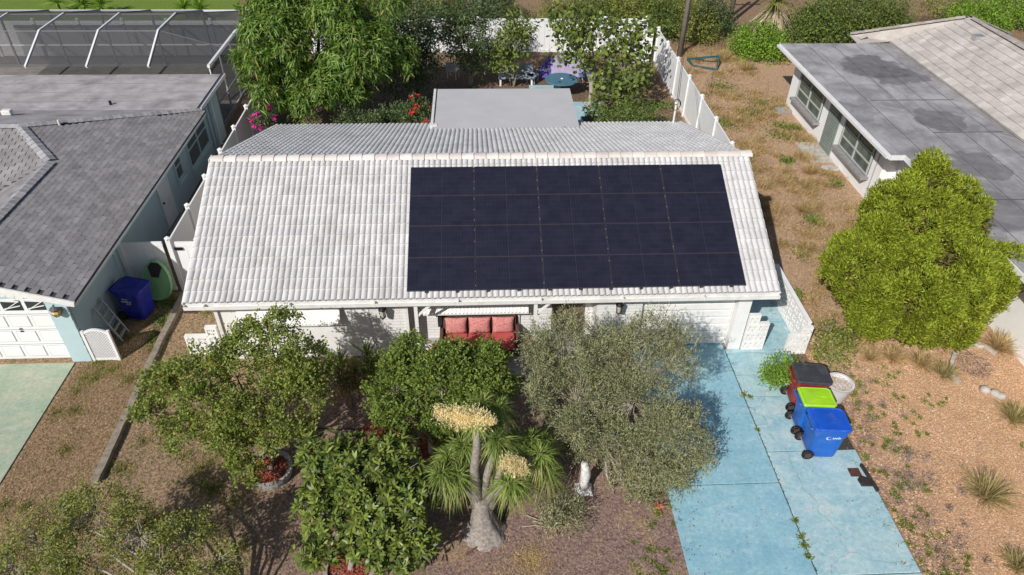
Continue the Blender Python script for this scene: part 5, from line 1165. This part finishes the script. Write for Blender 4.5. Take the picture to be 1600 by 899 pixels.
# broad-leaved shrub made of leaf whorls
t = thing('broad_leaf_shrub', 'broad-leaved shrub of big glossy whorls in lower planter', 'shrub', (-2.72, 8.05, .12))
ML = lobes_px([(560, 740, 9.1, 75, 50, .8), (600, 720, 9.3, 55, 35, .6), (520, 790, 8.6, 60, 50, .7), (600, 800, 8.5, 70, 55, .7), (640, 780, 8.7, 45, 45, .5), (510, 715, 9.2, 45, 35, .5), (650, 840, 8.2, 30, 30, .4), (580, 850, 8.1, 50, 35, .5), (495, 865, 8.0, 35, 25, .4), (620, 870, 8.0, 40, 25, .4)])
C, A = clusters(ML, 15, (.68, 1.06), .2, .5); A = unit(A+np.array([0, -.1, .9]))
whs = []
for k in range(5):
    n = 9+k % 3; a = np.arange(n)*2.4+RS.uniform(0, 1); e = np.linspace(.05, .75, n)+RS.uniform(-.1, .1, n); D = np.stack([np.cos(a)*np.cos(e), np.sin(a)*np.cos(e), np.sin(e)], 1)
    V, F = leaf_arrays(np.zeros((n, 3)), D, .145*RS.uniform(.7, 1.2, n), .045, .12, .35, np.array([0, 0, 1.]), 'round'); o = np_mesh('leaf_whorl', V, F, LM_mag); whs.append(o.data); bpy.data.objects.remove(o)
sel = np.argsort(np.linalg.norm(C-np.array(CAM), axis=1)); rest = sel[300:]; sel = sel[:300]
V, F = whorl_leaves(C[rest], A[rest], 10, .165, .05, (.7, 1.45), .3, .12, 'round', .01); stuff(np_mesh('leaf_whorl', V, F, LM_mag, t))
for i in sel:
    z = Vector(A[i]); x = z.orthogonal().normalized(); x.rotate(Matrix.Rotation(random.uniform(0, 6.28), 3, z)); s_ = random.uniform(.8, 1.2)
    inst('leaf_whorl', random.choice(whs), t, basis(x, z.cross(x), C[i]) @ Matrix.Scale(s_, 4))
tw = []; cs = np.array([c for c, r in ML])
for i in sel[:220]: j = np.argmin(((cs-C[i])**2).sum(1)); tw.append((cs[j]*.7+np.array([-2.72, 8.2, .6])*.3, C[i]))
branch_mesh('trunk', PBARK, t, (-2.72, 8.05, .12), (-2.6, 8.3, .9), [c for c, r in ML], .055, .014, tw)
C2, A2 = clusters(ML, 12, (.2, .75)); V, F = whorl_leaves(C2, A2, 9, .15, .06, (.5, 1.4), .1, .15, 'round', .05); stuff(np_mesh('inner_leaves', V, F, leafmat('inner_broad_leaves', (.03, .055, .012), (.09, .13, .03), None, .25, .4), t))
# ponytail palm
t = thing('ponytail_palm', 'ponytail palm with swollen grey trunk and cream flower plumes', 'palm', (0.02, 8.95, 0)); PT = mat('ponytail_bark', (.40, .35, .315), (.19, .165, .145), 16, .9, 1.0, 45, stain=(.16, .135, .12), sscale=6, samt=.6)
def ppt(u, v, y): return Vector(PY(u, v, y))
bse = Vector((.02, 8.95, 0)); mb = MB()
mb.tube([(.02, 8.95, -.06), (.02, 8.95, .04), (.02, 8.95, .12), (.01, 8.96, .22), (0, 8.97, .34), (-.01, 8.98, .46), (-.02, 9.0, .58), (-.03, 9.01, .7), (-.05, 9.02, .82), (-.07, 9.05, 1.05)], [.58, .43, .355, .305, .27, .245, .22, .205, .19, .165], 28)
top = ppt(744, 662, 9.15); mb.tube([(-.1, 9.03, .85), ppt(743, 770, 9.05), ppt(741, 735, 9.08), ppt(745, 700, 9.12), top], [.17, .115, .095, .08, .06], 12)
STE = [((757, 772), (760, 745), (778, 690), 9.3), ((768, 775), (775, 750), (800, 715), 9.5), ((776, 790), (782, 760), (795, 755), 9.0), ((740, 775), (725, 760), (705, 745), 9.1), ((772, 765), (790, 735), (830, 690), 9.8), ((760, 770), (755, 720), (765, 665), 9.7), ((768, 770), (785, 730), (845, 712), 9.4)]
heads = [top]
for a, b_, c, y in STE:
    q = ppt(c[0], c[1], y); mb.tube([(.02+random.uniform(-.1, .15), 9.05, .75), ppt(b_[0], b_[1], (y+9.05)/2), q], [.12, .085, .06], 9); heads.append(q)
for k_, v_ in enumerate(mb.v):
    if v_[2] < 1.0:
        a_ = math.atan2(v_[1]-8.95, v_[0]-.02); f_ = 1+.07*math.sin(a_*7+v_[2]*3)+.05*math.sin(a_*13-v_[2]*9)+random.uniform(-.05, .05); mb.v[k_] = (.02+(v_[0]-.02)*f_, 8.95+(v_[1]-8.95)*f_, v_[2])
mb.build('trunk', PT, t, smooth=True)
heads += [ppt(690, 742, 8.95), ppt(715, 745, 9.0), ppt(728, 700, 9.6), ppt(772, 722, 9.5), ppt(700, 715, 9.4), ppt(810, 755, 9.1), ppt(780, 640, 10.0), ppt(755, 632, 10.1), ppt(820, 720, 9.7), ppt(855, 740, 9.5), ppt(720, 700, 9.6), ppt(845, 690, 10.0), ppt(800, 690, 9.7)]
tb_ = MB()
for h_ in heads[8:]: tb_.tube([(.03, 9.1, .95), (Vector((.03, 9.2, 1.3))+h_)/2, h_], [.06, .045, .035], 7)
tb_.build('branch', PT, t, smooth=True)
for k_, h_ in enumerate(heads): V, F = rosette(110 if k_ == 0 else 190, h_, .42 if k_ == 0 else .58, .016, .7, (-.2 if k_ == 0 else -.5, 1.35)); np_mesh('leaf_head', V, F, LM_palm, t)
V, F = cat2([rosette(40, h_-Vector((0, 0, .1)), .45, .014, .9, (-1.2, -.2)) for h_ in heads[1:]]); stuff(np_mesh('dry_skirt', V, F, LM_straw, t))
for pts in (((685, 650), (745, 668), 9.15), ((715, 655), (772, 662), 9.1), ((788, 728), (820, 738), 8.9)):
    P0 = ppt(*pts[0], pts[2]); P1 = ppt(*pts[1], pts[2]); P0.z += .05; n = 2600; f = RS.uniform(0, 1, n); Q = np.array(P0)[None]+(np.array(P1)-np.array(P0))[None]*f[:, None]
    f = np.round(f*9)/9+RS.normal(size=n)*.02; Q = np.array(P0)[None]+(np.array(P1)-np.array(P0))[None]*f[:, None]; R_ = .25*np.sin(np.pi*np.clip(f*.8+.15, 0, 1)); jd_ = rdir(40)[RS.randint(0, 40, n)]+RS.normal(size=(n, 3))*.12; Q = Q+jd_*(R_*RS.uniform(.05, 1.1, n))[:, None]; Q[:, 2] += .06; D = rdir(n); D[:, 2] += .7
    V, F = leaf_arrays(Q, unit(D), .06*RS.uniform(.6, 1.3, n), .014, .2); fo = np_mesh('flower_plume', V, F, LM_flower, t)
    MB().tube([(P0+P1)/2-Vector((0, 0, .3)), (P0+P1)/2, P0], [.02, .015, .01], 6).build('flower_stalk', LM_flower, fo)
# sparse tree at the bottom left corner
BL = lobes_px([(150, 800, 8.4, 50, 35, .6), (60, 850, 7.8, 60, 40, .7), (220, 840, 7.9, 60, 40, .7), (130, 880, 7.5, 60, 35, .7), (290, 850, 7.9, 55, 40, .6), (330, 885, 7.5, 50, 35, .5), (20, 890, 7.4, 40, 30, .5), (250, 900, 7.2, 60, 30, .6), (95, 800, 8.4, 35, 25, .4), (200, 795, 8.5, 30, 22, .4)])
tree('sparse_tree', 'sparse yellow-green tree with bare pale twigs at lower left', 'tree', (-4.6, 6.0, 0), .9, BL, 30, spray(13, .055, .032, .26, .04, (.4, 1.3)), LM_sparse, PBARK, .07, shell=(.3, 1.1), twigfrac=.35, puff=9, pf=(.28, .45))
# arborvitae
AB = [(1432, 432, 15.2, 108, 92, 1.6), (1420, 355, 15.7, 78, 58, 1.15), (1443, 308, 16.0, 34, 46, .6), (1492, 352, 15.9, 46, 56, .8), (1525, 445, 15.2, 48, 72, .9), (1345, 415, 15.4, 48, 42, .8), (1395, 480, 14.8, 62, 48, .8), (1475, 490, 14.7, 62, 44, .8)]
ab = lobes_px(AB); t = thing('arborvitae', 'large bright yellow-green arborvitae bush in front of right house', 'bush', (12.5, 15.3, 0))
pu = []
for c, r in ab:
    for d in rdir(int(58*np.mean(r)**1.8)+8): pu.append((c+d*r*RS.uniform(.80, .95), np.array([1, 1, 1.5])*RS.uniform(.12, .36)))
C, A = clusters(pu, 52, (.75, 1.08), .1, .2); keep = np.ones(len(C), bool)
for c, r in ab: keep &= (((C-c)/r)**2).sum(1) > .66
C, A = C[keep], A[keep]; A = unit(A*.8+np.array([0, -.05, .75])); n = len(C); k = 15
P = np.repeat(C, k, 0)+RS.normal(size=(n*k, 3))*.055; D = unit(np.repeat(A, k, 0)+RS.normal(size=(n*k, 3))*.33); V, F = leaf_arrays(P-D*.05, D, .12*RS.uniform(.6, 1.2, n*k), .036, .15, 0, rdir(n*k)); np_mesh('crown', V, F, LM_arb, t)
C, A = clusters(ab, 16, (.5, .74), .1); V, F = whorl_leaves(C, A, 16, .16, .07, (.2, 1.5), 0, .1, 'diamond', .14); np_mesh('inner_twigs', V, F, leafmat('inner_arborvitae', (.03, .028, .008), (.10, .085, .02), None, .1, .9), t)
branch_mesh('trunk', BARK, t, (12.5, 15.3, 0), (12.5, 15.3, .6), [c for c, r in ab], .12, .03)
# shrubs by the driveway and along the house
shrub('leafy_shrub', 'round leafy green shrub in white kerbed bed beside drive', 'shrub', 1222, 578, 13.1, 30, 22, .42, LM_bright, dens=26, leaf=(22, .075, .04))
shrub('open_shrub', 'open twiggy green shrub behind the breeze block wall corner', 'shrub', 1300, 535, 14.0, 34, 42, .5, LM_sparse, dens=13, leaf=(15, .085, .045), bark=PBARK, base=(9.85, 13.75, 0))
shrub('croton', 'small dark red-green croton under the left front wall', 'shrub', 540, 590, 12.8, 25, 22, .4, leafmat('croton_leaves', (.04, .05, .015), (.16, .13, .04), (.35, .07, .04), .25), dens=16, leaf=(12, .16, .04))
shrub('porch_shrub', 'bright green shrub at left end of the porch', 'shrub', 590, 575, 12.9, 25, 28, .4, LM_mid, dens=18, leaf=(18, .09, .05))
SPK = [(572, 545, 13.4, 'spiky pale-tipped plant against the white brick wall', LM_palm), (530, 560, 13.3, 'dark spiky plant left of the pale spiky one', LM_weed), (552, 572, 13.0, 'low spiky plant between croton and the white wall', LM_sparse)]
for u, v, y, lab, lm_ in SPK:
    p = PY(u, v, y); z = max(.15, p.z-.2); t = thing('spiky_plant', lab, 'plant', (p.x, p.y, 0)); MB().tube([(p.x, p.y, -.04), (p.x, p.y, z)], .03, 6).build('stem', BARK, t); V, F = rosette(26, (p.x, p.y, z), .55, .045, .15, (.4, 1.5)); np_mesh('leaves', V, F, lm_, t)
p = G(655, 560, .6); shrub('white_flowers', 'white flowering plant at foot of the left porch post', 'plant', 668, 553, 13.35, 20, 10, .3, leafmat('white_petals', (.6, .6, .56), (.85, .85, .82), None, .2), dens=20, leaf=(10, .06, .045))
p = (4.02, 9.45); t = thing('bromeliad', 'small orange-red bromeliad at edge of the blue driveway', 'plant', (3.9, 9.35, 0))
V, F = rosette(26, (3.9, 9.35, .04), .15, .03, .4, (.0, 1.3)); np_mesh('leaves', V, F, leafmat('red_bromeliad', (.30, .06, .035), (.55, .16, .09), (.5, .4, .1), .2), t)

# ---------------------------------------------------------------- grasses
def tuft(u, v, r, h, lab, lm_=None, n=420):
    p = G(u, v); t = thing('grass_clump', lab, 'grass clump', (p.x, p.y, 0), 0, 'dry ornamental grass clumps')
    k = RS.uniform(0, 1, n)**.5*r*.35; a = RS.uniform(0, 6.28, n); P = np.stack([p.x+k*np.cos(a), p.y+k*np.sin(a), np.full(n, -.02)], 1); e = RS.uniform(.5, 1.5, n); a2 = a+RS.normal(size=n)*.5
    V, F = straps(P, np.stack([np.cos(a2)*np.cos(e), np.sin(a2)*np.cos(e), np.sin(e)], 1), h*RS.uniform(.55, 1.15, n), .010, .35); np_mesh('blades', V, F, lm_ or LM_tuft, t)
TU = [(1540, 775, .5, .85, 'largest dry grass clump alone on the open gravel', LM_tuft), (1585, 655, .4, .7, 'dry grass clump beside the garden bed stones', LM_tuft), (1560, 545, .35, .8, 'tall straw grass clump against right house wall', LM_straw), (1475, 585, .4, .55, 'straw grass clump left of the kidney garden bed', LM_tuft), (1395, 560, .4, .5, 'wide straw tuft below left edge of the arborvitae', LM_straw), (1440, 570, .4, .5, 'straw tuft below the middle of the arborvitae', LM_straw), (1590, 885, .35, .5, 'dry grass clump at lower right corner', LM_tuft), (1360, 560, .3, .4, 'small pale straw tuft left below the arborvitae', LM_straw),
      (1230, 95, .5, .9, 'tall straw grass by bright bush at far right fence', LM_straw), (1130, 95, .5, .9, 'tall straw grass near the foot of utility pole', LM_straw), (1165, 110, .5, .8, 'tall straw grass between pole and the bright bush', LM_straw), (1255, 330, .4, .6, 'straw grass tuft midway along right side yard', LM_straw), (1265, 270, .4, .55, 'straw grass tuft in front of right house step', LM_straw), (1240, 205, .4, .5, 'green-brown tuft by the far window of right house', LM_weed), (1260, 390, .35, .5, 'straw grass tuft left of the arborvitae', LM_straw)]
for u, v, r, h, lab, lm_ in TU: tuft(u, v, r, h, lab, lm_)
def scatter(name, label, n, fn, L, W, lm_, e=(.4, 1.5), droop=.2, shape='strap', z=0, dens=None):
    P = []
    while len(P) < n:
        x, y = fn(); P.append((x, y, z))
    P = np.array(P); a = RS.uniform(0, 6.28, n); e_ = RS.uniform(e[0], e[1], n); D = np.stack([np.cos(a)*np.cos(e_), np.sin(a)*np.cos(e_), np.sin(e_)], 1)
    V, F = leaf_arrays(P, D, L*RS.uniform(.5, 1.3, n), W, .05, droop, None, shape); o = np_mesh(name, V, F, lm_); stuff(o); o['label'] = label; o['category'] = 'ground cover'; return o
def rect(x0, x1, y0, y1): return lambda: (random.uniform(x0, x1), random.uniform(y0, y1))
def blobs(cs):     # (x, y, r)
    def f():
        x, y, r = random.choice(cs); a = random.uniform(0, 6.28); k = r*min(1.4, abs(random.gauss(0, .55))); return x+k*math.cos(a), y+k*math.sin(a)
    return f
scatter('dry_lawn', 'thin dry brown lawn grass left of the timber edging', 26000, rect(-10.85, -8.95, 5.5, 16.5), .07, .008, leafmat('brown_blades', (.13, .085, .05), (.42, .295, .175), (.2, .2, .06), .25, .8), (.15, 1.1))
gc = [(random.uniform(-10.8, -9.0), random.uniform(8, 17), random.uniform(.15, .5)) for _ in range(26)]+[(-10.2, 14.1, .5), (-9.8, 14.2, .4), (-9.4, 17, .6), (-8.2, 14.4, .7), (-8.4, 13.6, .6), (-7.8, 15.5, .6), (-8.0, 16.5, .5)]
scatter('lawn_patches', 'green grass patches in the brown front lawns', 22000, blobs(gc+[(random.uniform(-8.5, -5), random.uniform(7, 13), random.uniform(.2, .6)) for _ in range(40)]), .085, .011, LM_grass, (.3, 1.4))
scatter('front_thatch', 'brown dead grass and litter over the front bed', 40000, rect(-8.7, 4.15, 5.5, 13.6), .08, .012, leafmat('litter_blades', (.10, .065, .05), (.34, .25, .20), (.30, .11, .06), .1, .9), (.0, .5))
scatter('front_straw', 'yellow dry grass at the bottom of front yard', 9000, blobs([(.6, 7.4, .9), (1.6, 7.2, .8), (0, 7.0, .8), (1.0, 8.2, .5)]), .07, .008, LM_straw, (.1, 1.0))
dw = [(x, y, r) for x, y, r in [(4.0, 9.0, .25), (4.05, 9.4, .22), (4.0, 8.4, .2), (3.3, 8.3, .18), (3.5, 7.9, .15), (3.7, 7.7, .2), (9.35, 10.55, .28), (9.25, 8.8, .25), (9.6, 8.6, .22), (9.2, 7.7, .25), (9.9, 7.8, .2), (9.5, 9.5, .2), (9.75, 9.9, .18), (9.4, 11.6, .3), (9.5, 12.3, .3), (9.7, 13.0, .35), (10.2, 13.1, .35), (10.6, 12.2, .25), (11.2, 12.0, .3), (10.0, 11.3, .25), (10.9, 11.2, .22), (10.3, 10.9, .25), (11.0, 13.4, .25), (13.4, 8.6, .25), (13.8, 10.5, .3), (9.6, 13.6, .3), (11.9, 12.4, .2)]]
dw2 = []
for x, y, r in dw:
    for k in range(random.randint(3, 8)): dw2.append((x+random.gauss(0, r*1.1), y+random.gauss(0, r*1.1), r*random.uniform(.15, .75)))
dw2 += [(random.uniform(9.15, 10.4), random.uniform(6, 14), random.uniform(.03, .12)) for _ in range(60)]
scatter('dead_weeds', 'grey-brown dead weeds along right edge of the driveway', 9000, blobs([(random.uniform(9.1, 10.3)+abs(random.gauss(0, .3)), random.uniform(6, 14), random.uniform(.1, .4)) for _ in range(60)]), .08, .014, leafmat('brown_dead_weed', (.10, .07, .055), (.34, .25, .21), None, .1, .9), (.1, 1.2), .2, 'diamond')
scatter('weeds', 'green weeds along both edges of driveway and in gravel', 11000, blobs(dw2), .075, .022, LM_weed, (.1, 1.3), .2, 'diamond')
scatter('joint_weeds', 'weeds growing in the driveway joint', 700, blobs([(6.86, 13.0-.3, .11), (6.85, 8.9, .1), (6.84, 8.5, .1), (6.83, 8.3, .1), (6.82, 8.05, .08), (6.85, 11.5, .05), (7.0, 12.6, .08)]), .08, .03, LM_weed, (.1, 1.3), .2, 'diamond', .02)
scatter('dry_grass', 'tall dry straw grass over the right side yard', 46000, blobs([(random.uniform(9.6, 14.4), random.uniform(14.5, 38), random.uniform(.2, .9)) for _ in range(150)]), .34, .011, LM_straw, (.5, 1.4), .4)
scatter('side_litter', 'short pale dry litter over the right side yard', 26000, rect(9.5, 14.6, 14, 38), .10, .014, leafmat('litter_side', (.16, .10, .06), (.50, .37, .24), None, .1, .9), (0, .6))
scatter('green_side_weeds', 'green weeds in the right side yard', 9000, blobs([(9.9, 24, .5), (10, 25.5, .5), (10.1, 27, .5), (13.6, 28.5, .8), (13.2, 27.8, .7), (13.8, 23.6, .3), (10.2, 22.8, .4), (12.5, 30, .9), (11, 29, .8), (13.5, 31, .9), (12, 33, 1.0), (11, 26, .4), (9.8, 16.8, .3), (10.3, 14.8, .5), (12, 21, .4), (10.8, 19, .3), (12.6, 25.5, .3)]), .15, .05, LM_weed, (.2, 1.3), .2, 'diamond')
scatter('side_weeds_left', 'dark weeds in shade between left house and fence', 5000, blobs([(-9.3, 17.0, .4), (-9.2, 16.2, .4), (-9.1, 15.4, .3), (-9.7, 20, .5), (-9.7, 22, .5), (-9.6, 24, .5), (-9.6, 26, .5), (-9.8, 29, .5), (-9.7, 32, .6)]), .09, .04, LM_hedge, (.2, 1.3), .2, 'diamond')
scatter('leaf_litter', 'fallen brown leaves over the back yard soil', 12000, rect(-8.8, 9.2, 23.9, 37.6), .1, .05, leafmat('brown_litter', (.07, .045, .03), (.30, .19, .12), (.36, .15, .06), .1, .9), (0, .3), 0, 'diamond')
scatter('back_weeds', 'green weeds over the right half of back yard', 7000, blobs([(7.5, 27.5, .8), (8.3, 29, .8), (7, 29.2, .7), (6.5, 27, .5), (8.6, 31, .6), (8, 33.5, .7), (6.8, 25, .5), (8, 25.5, .6)]), .12, .05, LM_hedge, (.2, 1.3), .2, 'diamond')
# gravel pebbles
n = 26000; px = RS.uniform(9.1, 15, n); py = RS.uniform(5.5, 15, n); P = np.stack([px, py, np.zeros(n)], 1); s_ = RS.uniform(.008, .022, (n, 1)); O = np.array([(1, 0, 0), (-1, 0, 0), (0, 1, 0), (0, -1, 0), (0, 0, .8), (0, 0, -.6)]); an = RS.uniform(0, 6.28, n); ca, sa = np.cos(an), np.sin(an)
V = np.stack([np.stack([ca*o_[0]-sa*o_[1], sa*o_[0]+ca*o_[1], np.full(n, o_[2])], 1)*s_*np.array([1.3, .9, 1])+P for o_ in O], 1).reshape(-1, 3); b0 = (np.arange(n)*6)[:, None]
F = np.concatenate([b0+np.array(f) for f in ((0, 2, 4), (2, 1, 4), (1, 3, 4), (3, 0, 4))]); o = stuff(np_mesh('gravel', V, F, leafmat('gravel_stones', (.24, .12, .06), (.55, .37, .23), (.65, .6, .52), 0, .9))); o['label'] = 'orange-tan shell gravel over the right front yard'; o['category'] = 'gravel'
# far mulch chips behind the pool fence, dark soil patch behind the far fence
chips('mulch_bed', (-11.5, 40.5), 2.4, .03, 2500, leafmat('far_mulch', (.12, .07, .05), (.34, .2, .14), None, .1, .9), None, .16)['label'] = 'reddish mulch bed on far lawn behind fence'

# ---------------------------------------------------------------- bed edging, hose, fallen twigs, red mulch
pts = [G(u, v) for u, v in ((728, 868), (760, 846), (790, 808), (815, 775), (845, 742), (878, 706), (905, 688))]
mb = MB(); mb.tube([(p.x, p.y, .025) for p in pts], .03, 6); tag(mb.build('bed_edging', mat('brown_edging', (.13, .07, .05), (.07, .04, .03), 8, .9), smooth=True), 'curved brown edging strip round the ponytail palm bed', 'edging')
pts = [G(u, v) for u, v in ((470, 668), (520, 672), (580, 671), (640, 673), (660, 690))]
tag(MB().tube([(p.x, p.y, .02) for p in pts], .014, 6).build('hose', WIRE, smooth=True), 'thin black irrigation hose across bed by the broad-leaved shrub', 'hose')
TW = mat('pale_dead_twig', (.5, .42, .34), (.36, .3, .24), 8, .9)
t = thing('fallen_branch', 'pale dead branch lying on soil right of ponytail palm', 'branch', G(850, 815))
for a, b_ in (((840, 790), (858, 826)), ((858, 826), (832, 815)), ((858, 826), (815, 824)), ((828, 782), (845, 772)), ((858, 826), (822, 806))):
    p, q = G(*a), G(*b_); MB().tube([(p.x, p.y, .03), ((p.x+q.x)/2, (p.y+q.y)/2+.02, .06), (q.x, q.y, .02)], [.006, .009, .011], 5).build('twig', TW, t)
c = G(585, 690); chips('red_mulch_patch', (c.x, c.y), .55, .012, 1500, MATS['red_mulch_chip'], None, .06)['label'] = 'patch of red mulch chips by the hose'
c = G(690, 700); chips('red_mulch_patch', (c.x, c.y), .6, .012, 1800, MATS['red_mulch_chip'], None, .06)['label'] = 'patch of red mulch chips below the centre tree'
c = G(600, 118); chips('red_mulch_patch', (c.x, c.y+1.5), 1.1, .012, 1500, MATS['red_mulch_chip'], None, .09)['label'] = 'patch of red mulch in back yard beside the mango'

scatter('driveway_litter', 'scattered small brown leaves on the blue driveway', 420, lambda: (lambda r: (4.3+abs(random.gauss(0, .5)), random.uniform(5, 14)) if r < .45 else ((9.0-abs(random.gauss(0, .2)), random.uniform(5, 12)) if r < .7 else (random.uniform(4.3, 8.9), random.uniform(5, 14.2))))(random.random()), .045, .022, leafmat('brown_drive_litter', (.07, .05, .035), (.30, .2, .13), None, .1, .9), (0, .35), 0, 'diamond', .036)
scatter('joint_dirt', 'dark dirt and moss along the driveway joints', 450, lambda: (6.86+random.gauss(0, .006), random.uniform(5, 14.2)), .03, .018, leafmat('brown_joint_moss', (.03, .03, .02), (.10, .10, .05), None, .1, .9), (0, .5), 0, 'diamond', .032)
